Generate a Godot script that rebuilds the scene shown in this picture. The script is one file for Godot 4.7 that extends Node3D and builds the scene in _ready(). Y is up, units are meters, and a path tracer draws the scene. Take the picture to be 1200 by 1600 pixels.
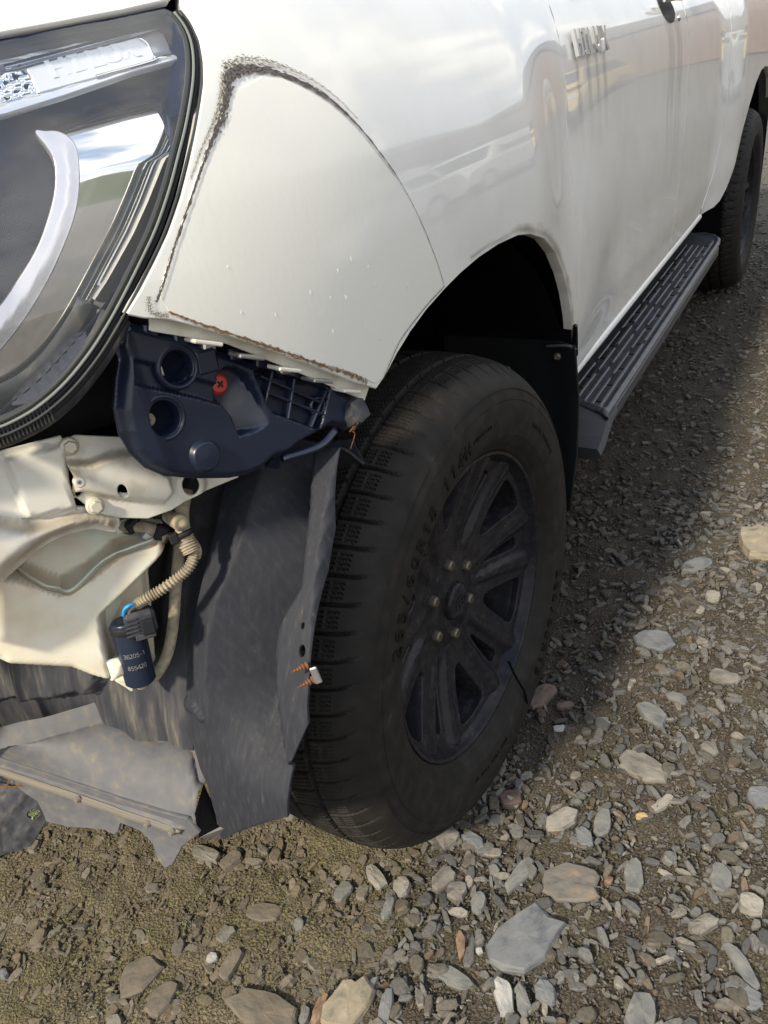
extends Node3D
# A white pickup with its front bumper torn off, seen close beside its left front wheel on a slate-gravel yard.
# x runs from the truck's nose to its tail, y is up, z points out of its left flank; the front axle stands at x = 0.

const Z0 := 0.025
const X0 := -0.12
const CZ := -0.95
const AX := 0.86
const SY := [0.2, 0.48, 0.56, 0.63, 0.72, 0.85, 0.95, 1.02, 1.08, 1.14, 1.2, 1.26, 1.32]
const SS := [0.085, 0.05, 0.036, 0.02, 0.01, 0.002, 0.0, 0.006, 0.02, 0.044, 0.085, 0.15, 0.25]
const AXLE := 0.385

var rng := RandomNumberGenerator.new()
var truck: Node3D
var M := {}
var names := {}


func _ready() -> void:
	rng.seed = 71
	# ---------------------------------------------------------------- camera, sky, sun, exposure
	var cam := Camera3D.new()
	cam.name = "camera"
	cam.transform = Transform3D(Basis(Vector3(0.48594, -0.14710, 0.86153), Vector3(0.50642, 0.85079, -0.14038), Vector3(-0.71232, 0.50450, 0.48792)), Vector3(-0.8142, 1.1111, 0.4110))
	cam.fov = 69.661
	cam.near = 0.02
	cam.far = 400.0
	add_child(cam)
	cam.current = true
	var we := WorldEnvironment.new()
	we.name = "world"
	var env := Environment.new()
	env.background_mode = Environment.BG_SKY
	var sky := Sky.new()
	var pm := PanoramaSkyMaterial.new()
	pm.panorama = sky_picture()
	sky.sky_material = pm
	env.sky = sky
	env.background_energy_multiplier = 1.0
	env.tonemap_mode = Environment.TONE_MAPPER_LINEAR
	env.tonemap_exposure = 1.27
	env.sdfgi_enabled = true
	env.ssao_enabled = true
	env.ssil_enabled = true
	we.environment = env
	add_child(we)
	var sun := DirectionalLight3D.new()
	sun.name = "sun"
	sun.light_energy = 1.3
	sun.light_color = Color(1.0, 0.95, 0.85)
	sun.light_angular_distance = 4.0
	sun.shadow_enabled = true
	add_child(sun)
	sun.look_at_from_position(Vector3(-0.73, 0.67, -0.12) * 10.0, Vector3.ZERO)

	make_materials()
	build_ground()
	truck = Node3D.new()
	truck.name = "pickup_truck"
	add_child(truck)
	tag(truck, "white double-cab pickup truck with its front bumper torn off and wheel liner exposed", "pickup truck")
	build_body()
	build_headlight()
	build_bracket()
	build_front_inside()
	build_liner()
	build_wheels()
	build_running_board()
	build_stones()
	build_yard()


# ==================================================================== small helpers
func tag(o: Node, label: String, category: String, group := "", kind := "") -> void:
	o.set_meta("label", label)
	o.set_meta("category", category)
	if group: o.set_meta("group", group)
	if kind: o.set_meta("kind", kind)


func numbered(called: String, parent: Node) -> String:
	var key := str(parent.get_instance_id()) + called
	var n: int = names.get(key, 0)
	names[key] = n + 1
	return called if n == 0 else "%s_%03d" % [called, n]


func put(called: String, mesh: Mesh, m: Material, parent: Node, xf := Transform3D()) -> MeshInstance3D:
	var o := MeshInstance3D.new()
	o.name = numbered(called, parent)
	o.mesh = mesh
	o.material_override = m
	o.transform = xf
	parent.add_child(o, true)
	return o


func v2(a: Array) -> PackedVector2Array:
	var r := PackedVector2Array()
	for i in range(0, a.size(), 2): r.append(Vector2(a[i], a[i + 1]))
	return r


func v3(a: Array) -> PackedVector3Array:
	var r := PackedVector3Array()
	for i in range(0, a.size(), 3): r.append(Vector3(a[i], a[i + 1], a[i + 2]))
	return r


func lin(r: float, g: float, b: float, a := 1.0) -> Color:
	var c := Color(r, g, b).linear_to_srgb()
	c.a = a
	return c


func s_of(y: float) -> float:
	var n := SY.size()
	if y <= SY[0]: return SS[0]
	if y >= SY[n - 1]: return SS[n - 1] + (y - SY[n - 1]) * 1.5
	var i := 0
	while i < n - 2 and SY[i + 1] <= y: i += 1
	var h: float = SY[i + 1] - SY[i]
	var t: float = (y - SY[i]) / h
	var i0 := maxi(i - 1, 0)
	var i3 := mini(i + 2, n - 1)
	var m0: float = (SS[i + 1] - SS[i0]) / (SY[i + 1] - SY[i0]) * h
	var m1: float = (SS[i3] - SS[i]) / (SY[i3] - SY[i]) * h
	var t2 := t * t
	var t3 := t2 * t
	return (2 * t3 - 3 * t2 + 1) * SS[i] + (t3 - 2 * t2 + t) * m0 + (3 * t2 - 2 * t3) * SS[i + 1] + (t3 - t2) * m1


func dent(x: float, y: float) -> float:
	return smoothstep(0.26, 0.56, x) * (0.016 + 0.026 * exp(-pow((y - 0.98) / 0.14, 2))) + 0.028 * smoothstep(0.5, 1.0, x) * exp(-pow((y - 0.72) / 0.2, 2)) - 0.045 * smoothstep(2.15, 2.5, x)


func skin(a: float, y: float) -> Vector3:
	var s := s_of(y)
	if a > X0: return Vector3(a, y, Z0 - s - dent(a, y))
	var th := (X0 - a) / AX
	return Vector3(X0 - (AX - s) * sin(th), y, CZ + (Z0 - s - CZ) * cos(th))


func body(a: float, y: float, off := 0.0) -> Vector3:
	var q := skin(a, y)
	if off == 0.0: return q
	return q + body_normal(a, y) * off


# the same, measured level instead of square to the skin
func body_h(a: float, y: float, off := 0.0) -> Vector3:
	var n := body_normal(a, y)
	n.y = 0.0
	return skin(a, y) + n.normalized() * off


func body_normal(a: float, y: float) -> Vector3:
	return (skin(a + 0.004, y) - skin(a - 0.004, y)).cross(skin(a, y + 0.004) - skin(a, y - 0.004)).normalized()


func liner_at(z: float, v: float, h: float) -> Vector3:
	var f := v / 0.48
	return Vector3(-cos(f) * (0.48 + h), AXLE + sin(f) * (0.48 + h), z)


# signed distance to a polygon, negative inside
func sd(q: Vector2, poly: PackedVector2Array) -> float:
	var n := poly.size()
	var d := INF
	var inside := false
	var j := n - 1
	for i in n:
		var a := poly[i]
		var b := poly[j]
		var e := b - a
		var w := q - a
		var c := w - e * clampf(w.dot(e) / maxf(e.length_squared(), 1e-12), 0, 1)
		d = minf(d, c.length_squared())
		if (a.y > q.y) != (b.y > q.y) and q.x < (b.x - a.x) * (q.y - a.y) / (b.y - a.y) + a.x: inside = not inside
		j = i
	return -sqrt(d) if inside else sqrt(d)


# 1 inside the polygon, 0 outside, with a ramp of width w
func within(q: Vector2, poly: PackedVector2Array, w: float) -> float:
	return 1.0 - smoothstep(-w, w, sd(q, poly))


# A surface patch: the outline (with holes) lies in the u, v of the surface, which surf turns into points; edges get a chamfer and a rim of the given thickness.
func relief(called: String, parent: Node, outline: PackedVector2Array, step: float, surf: Callable, m: Material, thick := 0.003, holes := [], chamfer := 0.0007, smooth_e := 0.3, tint: Variant = null) -> MeshInstance3D:
	outline = outline.duplicate()
	if Geometry2D.is_polygon_clockwise(outline): outline.reverse()
	var loops := [outline]
	for h in holes:
		if not Geometry2D.is_polygon_clockwise(h): h.reverse()
		loops.append(h)
	var lo := outline[0]
	var hi := outline[0]
	for q in outline:
		lo = lo.min(q)
		hi = hi.max(q)
	lo -= Vector2.ONE * step * 0.37
	var nx := int(ceil((hi.x - lo.x) / step)) + 1
	var ny := int(ceil((hi.y - lo.y) / step)) + 1
	var cut := {}
	for loop in loops:
		for i in loop.size():
			var p: Vector2 = loop[i]
			var q: Vector2 = loop[(i + 1) % loop.size()]
			var k := int(ceil((q - p).length() / (step * 0.2))) + 1
			for t in k + 1:
				var c := ((p.lerp(q, float(t) / k) - lo) / step).floor()
				cut[Vector2i(c)] = true
	var inside := []
	for j in ny + 1:
		var y := lo.y + j * step
		var xs := []
		for loop in loops:
			for i in loop.size():
				var p: Vector2 = loop[i]
				var q: Vector2 = loop[(i + 1) % loop.size()]
				if (p.y > y) != (q.y > y): xs.append((q.x - p.x) * (y - p.y) / (q.y - p.y) + p.x)
		xs.sort()
		var row := PackedByteArray()
		row.resize(nx + 1)
		var k := 0
		for i in nx + 1:
			while k < xs.size() and xs[k] < lo.x + i * step: k += 1
			row[i] = k & 1
		inside.append(row)
	var V := PackedVector3Array()
	var N := PackedVector3Array()
	var T := PackedVector2Array()
	var I := PackedInt32Array()
	var seen := {}
	var e := step * smooth_e
	var add := func(q: Vector2) -> int:
		var key := Vector2i((q * 50000.0).round())
		if seen.has(key): return seen[key]
		V.append(surf.call(q.x, q.y))
		N.append((surf.call(q.x + e, q.y) - surf.call(q.x - e, q.y)).cross(surf.call(q.x, q.y + e) - surf.call(q.x, q.y - e)).normalized())
		T.append(q)
		seen[key] = V.size() - 1
		return V.size() - 1
	for j in ny:
		for i in nx:
			var p := lo + Vector2(i, j) * step
			var sum: int = inside[j][i] + inside[j][i + 1] + inside[j + 1][i] + inside[j + 1][i + 1]
			if sum == 4 and not cut.has(Vector2i(i, j)):
				var a: int = add.call(p)
				var b: int = add.call(p + Vector2(step, 0))
				var c: int = add.call(p + Vector2(step, step))
				var d: int = add.call(p + Vector2(0, step))
				I.append_array([a, c, b, a, d, c])
			elif sum > 0 or cut.has(Vector2i(i, j)):
				var cell := PackedVector2Array([p, p + Vector2(step, 0), p + Vector2(step, step), p + Vector2(0, step)])
				var pieces: Array = Geometry2D.intersect_polygons(cell, outline)
				for h in holes:
					var rest := []
					for piece in pieces:
						rest.append_array(Geometry2D.clip_polygons(piece, h))
					pieces = rest
				for piece in pieces:
					if Geometry2D.is_polygon_clockwise(piece): continue
					var tri := Geometry2D.triangulate_polygon(piece)
					for t in range(0, tri.size(), 3):
						var A: Vector2 = piece[tri[t]]
						var B: Vector2 = piece[tri[t + 1]]
						var D: Vector2 = piece[tri[t + 2]]
						var turn := (B - A).cross(D - A)
						if absf(turn) < 1e-12: continue
						if turn > 0: I.append_array([add.call(A), add.call(D), add.call(B)])
						else: I.append_array([add.call(A), add.call(B), add.call(D)])
	if thick > 0.0:
		for loop in loops:
			for i in loop.size():
				var p: Vector2 = loop[i]
				var q: Vector2 = loop[(i + 1) % loop.size()]
				var k := maxi(1, int((q - p).length() / (step * 1.5)))
				for t in k:
					var a: Vector2 = p.lerp(q, float(t) / k)
					var b: Vector2 = p.lerp(q, float(t + 1) / k)
					var pa: Vector3 = V[add.call(a)]
					var pb: Vector3 = V[add.call(b)]
					var na: Vector3 = N[add.call(a)]
					var nb: Vector3 = N[add.call(b)]
					var out := (pb - pa).cross((na + nb) * 0.5).normalized()
					var at := V.size()
					for pr in [[pa, na, a], [pb, nb, b]]:
						V.append(pr[0]); N.append((pr[1] + out * 0.6).normalized()); T.append(pr[2])
						V.append(pr[0] - pr[1] * chamfer + out * chamfer); N.append((pr[1] * 0.3 + out).normalized()); T.append(pr[2])
						V.append(pr[0] - pr[1] * (chamfer * 2 + thick) + out * chamfer * 0.5); N.append(out); T.append(pr[2] + Vector2(thick, 0))
					I.append_array([at, at + 3, at + 1, at + 3, at + 4, at + 1, at + 1, at + 4, at + 2, at + 4, at + 5, at + 2])
	var C := PackedColorArray()
	if tint != null:
		for q in T: C.append(tint.call(q.x, q.y))
	return put(called, arrays(V, N, T, I, C), m, parent)


func arrays(V: PackedVector3Array, N: PackedVector3Array, T: PackedVector2Array, I: PackedInt32Array, C := PackedColorArray()) -> ArrayMesh:
	var a := []
	a.resize(Mesh.ARRAY_MAX)
	a[Mesh.ARRAY_VERTEX] = V
	a[Mesh.ARRAY_NORMAL] = N
	a[Mesh.ARRAY_TEX_UV] = T
	a[Mesh.ARRAY_INDEX] = I
	if C.size(): a[Mesh.ARRAY_COLOR] = C
	var m := ArrayMesh.new()
	m.add_surface_from_arrays(Mesh.PRIMITIVE_TRIANGLES, a)
	return m


# a grid of points [row][column] with smooth normals; flip turns the outside round
func grid(P: Array, wrap := false, flip := false, uv_scale := Vector2.ONE) -> ArrayMesh:
	var R := P.size()
	var K: int = P[0].size()
	var V := PackedVector3Array()
	var N := PackedVector3Array()
	var T := PackedVector2Array()
	var I := PackedInt32Array()
	for r in R:
		var row: PackedVector3Array = P[r]
		var up: PackedVector3Array = P[mini(r + 1, R - 1)]
		var dn: PackedVector3Array = P[maxi(r - 1, 0)]
		if wrap:
			up = P[1] if r == R - 1 else P[r + 1]
			dn = P[R - 2] if r == 0 else P[r - 1]
		for k in K:
			V.append(row[k])
			var c := (row[mini(k + 1, K - 1)] - row[maxi(k - 1, 0)]).cross(up[k] - dn[k])
			if c.length_squared() < 1e-22: # at a tip or an axis: look along the neighbours
				if (up[k] - dn[k]).length_squared() < 1e-14:
					var k2 := 1 if k == 0 else K - 2
					c = (row[mini(k2 + 1, K - 1)] - row[maxi(k2 - 1, 0)]).cross(up[k2] - dn[k2])
				else:
					var near: PackedVector3Array = P[1] if r == 0 else P[r - 1]
					var m := Vector3.ZERO
					for q in near: m += q
					c = row[k] - m / near.size()
					if c.length_squared() < 1e-16: c = row[k] - (P[2] if r == 0 else P[maxi(r - 2, 0)])[0]
					if flip: c = -c
			var n := c.normalized()
			N.append(-n if flip else n)
			T.append(Vector2(float(k) / (K - 1), float(r) / (R - 1)) * uv_scale)
			if r + 1 < R and k + 1 < K:
				var a := r * K + k
				if flip: I.append_array([a, a + 1, a + K, a + 1, a + K + 1, a + K])
				else: I.append_array([a, a + K, a + 1, a + 1, a + K, a + K + 1])
	return arrays(V, N, T, I)


func curve_points(pts: PackedVector3Array, n: int) -> PackedVector3Array:
	var r := PackedVector3Array()
	var L := pts.size()
	for i in L - 1:
		var a := pts[maxi(i - 1, 0)]
		var d := pts[mini(i + 2, L - 1)]
		for k in n: r.append(pts[i].cubic_interpolate(pts[i + 1], a, d, float(k) / n))
	r.append(pts[L - 1])
	return r


func tube_mesh(pts: PackedVector3Array, radius: Variant, sides := 10, n := 6, caps := true) -> ArrayMesh:
	var c := curve_points(pts, n) if n > 1 else pts
	var P := []
	var up := Vector3.UP
	for i in c.size():
		var d := (c[mini(i + 1, c.size() - 1)] - c[maxi(i - 1, 0)]).normalized()
		if absf(d.dot(up)) > 0.95: up = Vector3.RIGHT
		var x := d.cross(up).normalized()
		up = x.cross(d).normalized()
		var row := PackedVector3Array()
		var r: float = radius.call(float(i) / (c.size() - 1)) if radius is Callable else radius
		for k in sides + 1:
			var f := TAU * k / sides
			row.append(c[i] + (x * cos(f) + up * sin(f)) * r)
		P.append(row)
	if caps:
		var a := PackedVector3Array()
		var b := PackedVector3Array()
		for k in sides + 1:
			a.append(c[0])
			b.append(c[c.size() - 1])
		P.push_front(a)
		P.push_back(b)
	return grid(P, false, true)


# profile of (radius, height) turned round z
func lathe(profile: Array, segs := 48) -> ArrayMesh:
	var P := []
	for i in segs + 1:
		var f := TAU * i / segs
		var row := PackedVector3Array()
		for q in profile: row.append(Vector3(cos(f) * q[0], sin(f) * q[0], q[1]))
		P.append(row)
	return grid(P, true)


func rod(a: Vector3, b: Vector3, r0: float, r1: float, sides := 14, bevel := 0.15) -> ArrayMesh:
	var d := b - a
	var rim := minf(r0, r1) * bevel
	var t := rim / d.length()
	return tube_mesh(PackedVector3Array([a, a + d * 1e-4, a + d * t, b - d * t, b - d * 1e-4, b]), func(f: float) -> float:
		var k := int(round(f * 5))
		return [r0 * 0.6, r0 - rim, r0, r1, r1 - rim, r1 * 0.6][k], sides, 1)


func aim(at: Vector3, z: Vector3, up := Vector3.UP) -> Transform3D:
	var w := z.normalized()
	var x := up.cross(w).normalized()
	return Transform3D(Basis(x, w.cross(x), w), at)


func bevel_box(size: Vector3, b: float) -> ArrayMesh:
	var st := SurfaceTool.new()
	st.begin(Mesh.PRIMITIVE_TRIANGLES)
	var h := size * 0.5
	var q := h - Vector3.ONE * b
	var faces := []
	for ax in 3:
		for s in [-1.0, 1.0]:
			var u := (ax + 1) % 3
			var w := (ax + 2) % 3
			var pts := []
			for c in [[-1, -1], [1, -1], [1, 1], [-1, 1]]:
				var v := Vector3.ZERO
				v[ax] = h[ax] * s
				v[u] = q[u] * c[0]
				v[w] = q[w] * c[1]
				pts.append(v)
			faces.append(pts)
		var u2 := (ax + 1) % 3
		var w2 := (ax + 2) % 3
		for su in [-1.0, 1.0]:
			for sw in [-1.0, 1.0]:
				var pts2 := []
				for c in [[-1, 0], [1, 0], [1, 1], [-1, 1]]:
					var v2_ := Vector3.ZERO
					v2_[ax] = q[ax] * c[0]
					v2_[u2] = (h[u2] if c[1] == 0 else q[u2]) * su
					v2_[w2] = (q[w2] if c[1] == 0 else h[w2]) * sw
					pts2.append(v2_)
				faces.append(pts2)
	for sx in [-1.0, 1.0]:
		for sy in [-1.0, 1.0]:
			for sz in [-1.0, 1.0]:
				faces.append([Vector3(h.x * sx, q.y * sy, q.z * sz), Vector3(q.x * sx, h.y * sy, q.z * sz), Vector3(q.x * sx, q.y * sy, h.z * sz)])
	for f in faces: face(st, f, (f[0] + f[1] + f[2]) / 3.0)
	return st.commit()


# one flat polygon, its front turned towards out
func face(st: SurfaceTool, pts: Array, out: Vector3) -> void:
	var n: Vector3 = (pts[1] - pts[0]).cross(pts[2] - pts[0]).normalized()
	var turn := n.dot(out) < 0
	if turn: n = -n
	for i in range(1, pts.size() - 1):
		for k in ([0, i, i + 1] if turn else [0, i + 1, i]):
			st.set_normal(n)
			st.set_uv(Vector2(pts[k].x + pts[k].z, pts[k].y))
			st.add_vertex(pts[k])


# a prism through sections, each a closed ring of points, flat shaded
func loft(sections: Array, caps := true) -> ArrayMesh:
	var st := SurfaceTool.new()
	st.begin(Mesh.PRIMITIVE_TRIANGLES)
	var mid := []
	for s in sections:
		var c := Vector3.ZERO
		for q in s: c += q
		mid.append(c / s.size())
	for i in sections.size() - 1:
		var a = sections[i]
		var b = sections[i + 1]
		for k in a.size():
			var k2: int = (k + 1) % a.size()
			var c: Vector3 = (a[k] + a[k2] + b[k] + b[k2]) / 4.0
			var out: Vector3 = c - (mid[i] + mid[i + 1]) * 0.5
			face(st, [a[k], a[k2], b[k2]], out)
			face(st, [a[k], b[k2], b[k]], out)
	if caps:
		face(st, Array(sections[0]), mid[0] - mid[1])
		face(st, Array(sections[-1]), mid[-1] - mid[-2])
	return st.commit()


# a flat band along a path on a surface; width(t) is its half width; the texture runs once along it
func ribbon(called: String, parent: Node, path: PackedVector2Array, n: int, width: Callable, surf: Callable, m: Material, tile := 1.0) -> MeshInstance3D:
	var c := PackedVector2Array()
	for i in path.size() - 1:
		var a := path[maxi(i - 1, 0)]
		var d := path[mini(i + 2, path.size() - 1)]
		for k in n: c.append(path[i].cubic_interpolate(path[i + 1], a, d, float(k) / n))
	c.append(path[path.size() - 1])
	var V := PackedVector3Array()
	var N := PackedVector3Array()
	var T := PackedVector2Array()
	var I := PackedInt32Array()
	var cross := 4
	for i in c.size():
		var t := float(i) / (c.size() - 1)
		var d := (c[mini(i + 1, c.size() - 1)] - c[maxi(i - 1, 0)]).normalized()
		var side := Vector2(-d.y, d.x)
		var w: float = width.call(t)
		for k in cross + 1:
			var s := float(k) / cross * 2 - 1
			var q := c[i] + side * w * s
			V.append(surf.call(q.x, q.y))
			N.append((surf.call(q.x + 0.002, q.y) - surf.call(q.x - 0.002, q.y)).cross(surf.call(q.x, q.y + 0.002) - surf.call(q.x, q.y - 0.002)).normalized())
			T.append(Vector2(t * tile, float(k) / cross))
			if i + 1 < c.size() and k < cross:
				var a := i * (cross + 1) + k
				I.append_array([a, a + 1, a + cross + 1, a + 1, a + cross + 2, a + cross + 1])
	return put(called, arrays(V, N, T, I), m, parent)


func letters(text: String, height: float, depth: float, bold := true) -> TextMesh:
	var f := SystemFont.new()
	f.font_names = PackedStringArray(["Droid Sans"])
	f.font_weight = 700 if bold else 400
	var t := TextMesh.new()
	t.text = text
	t.font = f
	t.font_size = 64
	t.pixel_size = height / 46.0
	t.depth = depth
	t.curve_step = 3.0
	return t


# ==================================================================== textures and materials
func noise_tex(freq: float, stops: Array, sd_ := 1, octaves := 4, kind := FastNoiseLite.TYPE_SIMPLEX_SMOOTH, size := 512) -> NoiseTexture2D:
	var f := FastNoiseLite.new()
	f.noise_type = kind
	f.seed = sd_
	f.frequency = freq
	f.fractal_octaves = octaves
	f.fractal_gain = 0.55
	var t := NoiseTexture2D.new()
	t.width = size
	t.height = size
	t.seamless = true
	t.noise = f
	var g := Gradient.new()
	var offs := PackedFloat32Array()
	var cols := PackedColorArray()
	for s in stops:
		offs.append(s[0])
		cols.append(s[1])
	g.offsets = offs
	g.colors = cols
	t.color_ramp = g
	return t


func grey(v: float) -> Color: return Color(v, v, v)


func mat(c: Color, rough: float, metal := 0.0) -> StandardMaterial3D:
	var m := StandardMaterial3D.new()
	m.albedo_color = c
	m.roughness = rough
	m.metallic = metal
	m.cull_mode = BaseMaterial3D.CULL_DISABLED
	return m


func tri(m: StandardMaterial3D, scale: Vector3, world := false) -> StandardMaterial3D:
	m.uv1_triplanar = true
	m.uv1_world_triplanar = world
	m.uv1_scale = scale
	m.uv1_triplanar_sharpness = 4.0
	return m


# ragged edges for a band: opaque in the middle, torn towards both sides
func ragged_image(w: int, h: int, sd_: int, lo: Color, hi: Color, freq: float, soft: float, fill: float, alpha := 1.0) -> ImageTexture:
	var f := FastNoiseLite.new()
	f.seed = sd_
	f.frequency = freq
	f.fractal_octaves = 5
	f.fractal_gain = 0.6
	var im := Image.create(w, h, false, Image.FORMAT_RGBA8)
	for y in h:
		var v := absf((y + 0.5) / h * 2 - 1)
		for x in w:
			var n := f.get_noise_2d(x, y) * 1.6
			var k := f.get_noise_2d(x * 1.7 + 900, y * 1.7)
			var a := smoothstep(-soft, soft, fill + n * 0.55 - v)
			if v > 0.94: a = 0.0
			var c := lo.lerp(hi, clampf(0.5 + k * 1.6, 0, 1)).linear_to_srgb()
			c.a = a * alpha
			im.set_pixel(x, y, c)
	return ImageTexture.create_from_image(im)


# long faint streaks that fade out at one end
func streak_image(w: int, h: int, sd_: int, c: Color, alpha: float) -> ImageTexture:
	var f := FastNoiseLite.new()
	f.seed = sd_
	f.frequency = 0.05
	f.fractal_octaves = 4
	var im := Image.create(w, h, false, Image.FORMAT_RGBA8)
	for y in h:
		var v := 1.0 - absf((y + 0.5) / h * 2 - 1)
		for x in w:
			var t := float(x) / w
			var n := 0.5 + f.get_noise_2d(x * 0.12, y * 2.2) * 1.3
			var d := c.linear_to_srgb()
			d.a = clampf(n, 0, 1) * smoothstep(0.0, 0.3, v) * (1.0 - smoothstep(0.35, 1.0, t)) * alpha
			im.set_pixel(x, y, d)
	return ImageTexture.create_from_image(im)


func masked(tex: Texture2D, rough := 0.9, scissor := false) -> StandardMaterial3D:
	var m := mat(Color.WHITE, rough)
	m.albedo_texture = tex
	m.transparency = BaseMaterial3D.TRANSPARENCY_ALPHA_SCISSOR if scissor else BaseMaterial3D.TRANSPARENCY_ALPHA
	if scissor: m.alpha_scissor_threshold = 0.5
	return m


func sky_picture() -> ImageTexture:
	var w := 1024
	var h := 512
	var f := FastNoiseLite.new()
	f.seed = 12
	f.frequency = 1.3
	f.fractal_octaves = 5
	f.fractal_gain = 0.55
	var im := Image.create(w, h, false, Image.FORMAT_RGBF)
	for y in h:
		var el := PI * (0.5 - (y + 0.5) / h)
		for x in w:
			var az := TAU * (x + 0.5) / w
			var d := Vector3(cos(el) * sin(az), sin(el), cos(el) * cos(az))
			var up := maxf(d.y, 0.0)
			var blue := Color(1.02, 1.03, 1.02).lerp(Color(0.26, 0.42, 0.70), pow(up, 0.55))
			var k := 1.0 / (up + 0.25)
			var n := f.get_noise_3d(d.x * k, 3.1, d.z * k)
			var cover := smoothstep(-0.18, 0.22, n)
			var cl := Color(1.20, 1.17, 1.10).lerp(Color(1.75, 1.69, 1.56), smoothstep(0.0, 0.5, n))
			im.set_pixel(x, y, blue.lerp(cl, cover * 0.92))
	return ImageTexture.create_from_image(im)


func make_materials() -> void:
	var T := BaseMaterial3D
	M.paint = mat(lin(0.78, 0.775, 0.745), 0.42)
	M.paint.albedo_texture = noise_tex(0.012, [[0.0, grey(0.95)], [0.5, grey(0.985)], [1.0, Color(1, 1, 1)]], 4, 5)
	tri(M.paint, Vector3.ONE * 1.1)
	M.paint.clearcoat_enabled = true
	M.paint.clearcoat = 1.0
	M.paint.clearcoat_roughness = 0.035
	M.patch = mat(lin(0.76, 0.75, 0.70), 0.45)
	M.patch.clearcoat_enabled = true
	M.patch.clearcoat = 0.75
	M.patch.clearcoat_roughness = 0.12
	M.patch.heightmap_enabled = true
	M.patch.heightmap_scale = 0.008
	M.patch.heightmap_texture = noise_tex(0.022, [[0, grey(0)], [1, grey(1)]], 33, 3)
	tri(M.patch, Vector3(11, 6, 11))
	M.film_edge = mat(lin(0.5, 0.49, 0.45), 0.7)
	M.black = mat(lin(0.006, 0.006, 0.007), 0.75)
	M.soft_black = mat(lin(0.018, 0.018, 0.02), 0.6)
	M.navy = mat(lin(0.013, 0.021, 0.046), 0.36)
	M.navy.roughness_texture = noise_tex(0.03, [[0, grey(0.7)], [1, grey(1.3)]], 8, 5)
	M.navy.albedo_texture = noise_tex(0.16, [[0, grey(0.85)], [0.62, grey(0.9)], [0.80, grey(1.0)], [1, grey(1.0)]], 9, 4)
	tri(M.navy, Vector3.ONE * 9)
	M.red = mat(lin(0.42, 0.05, 0.045), 0.4)
	M.plastic = mat(Color.WHITE, 0.6)
	M.plastic.albedo_texture = noise_tex(0.05, [[0, lin(0.024, 0.026, 0.034)], [0.55, lin(0.030, 0.032, 0.041)], [0.76, lin(0.038, 0.039, 0.046)], [0.9, lin(0.058, 0.056, 0.056)], [1, lin(0.12, 0.105, 0.09)]], 21, 7)
	M.plastic.roughness_texture = noise_tex(0.02, [[0, grey(0.62)], [1, grey(1.0)]], 5, 5)
	M.plastic.roughness = 0.75
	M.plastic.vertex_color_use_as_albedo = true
	M.plastic.heightmap_enabled = true
	M.plastic.heightmap_scale = 0.02
	M.plastic.heightmap_texture = noise_tex(0.12, [[0, grey(0)], [1, grey(1)]], 45, 3)
	tri(M.plastic, Vector3(5.2, 1.3, 5.2))
	M.plastic_dark = mat(Color.WHITE, 0.6)
	M.plastic_dark.albedo_texture = noise_tex(0.02, [[0, lin(0.028, 0.030, 0.038)], [0.5, lin(0.052, 0.054, 0.064)], [0.75, lin(0.09, 0.086, 0.084)], [1, lin(0.19, 0.17, 0.145)]], 26, 6)
	tri(M.plastic_dark, Vector3(4, 0.8, 4))
	M.step = mat(Color.WHITE, 0.65)
	M.step.albedo_texture = noise_tex(0.022, [[0, lin(0.085, 0.087, 0.102)], [0.55, lin(0.110, 0.110, 0.122)], [0.75, lin(0.132, 0.124, 0.118)], [1, lin(0.20, 0.175, 0.145)]], 29, 6)
	tri(M.step, Vector3(4.5, 4.5, 3.0))
	M.dust = mat(lin(0.19, 0.168, 0.138), 0.95)
	M.prime = mat(Color.WHITE, 0.38)
	M.prime.albedo_texture = noise_tex(0.010, [[0, lin(0.46, 0.41, 0.32)], [0.35, lin(0.66, 0.635, 0.56)], [0.6, lin(0.72, 0.70, 0.64)], [1, lin(0.74, 0.72, 0.66)]], 51, 6)
	M.prime.vertex_color_use_as_albedo = true
	M.prime.clearcoat_enabled = true
	M.prime.clearcoat = 0.5
	M.prime.clearcoat_roughness = 0.2
	tri(M.prime, Vector3.ONE * 2.6)
	M.tank = mat(Color.WHITE, 0.42)
	M.tank.albedo_texture = noise_tex(0.010, [[0, lin(0.60, 0.52, 0.38)], [0.4, lin(0.71, 0.66, 0.53)], [0.7, lin(0.75, 0.715, 0.61)], [1, lin(0.77, 0.74, 0.65)]], 61, 5)
	M.tank.vertex_color_use_as_albedo = true
	M.tank.subsurf_scatter_enabled = true
	M.tank.subsurf_scatter_strength = 0.35
	tri(M.tank, Vector3(2.6, 2.6, 2.6))
	M.tank_dirt = mat(lin(0.36, 0.28, 0.19), 0.8)
	M.hose = mat(Color.WHITE, 0.8)
	M.hose.albedo_texture = noise_tex(0.02, [[0, lin(0.16, 0.13, 0.09)], [0.5, lin(0.30, 0.255, 0.18)], [1, lin(0.40, 0.35, 0.26)]], 71, 5)
	tri(M.hose, Vector3.ONE * 8)
	M.wire = mat(lin(0.03, 0.33, 0.75), 0.4)
	M.bolt = mat(lin(0.62, 0.58, 0.48), 0.4, 0.2)
	M.steel = mat(lin(0.55, 0.54, 0.52), 0.3, 0.9)
	M.galv = mat(lin(0.42, 0.42, 0.42), 0.35, 0.7)
	M.nut = mat(lin(0.15, 0.13, 0.10), 0.45, 0.7)
	M.rust = mat(Color.WHITE, 0.9)
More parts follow.
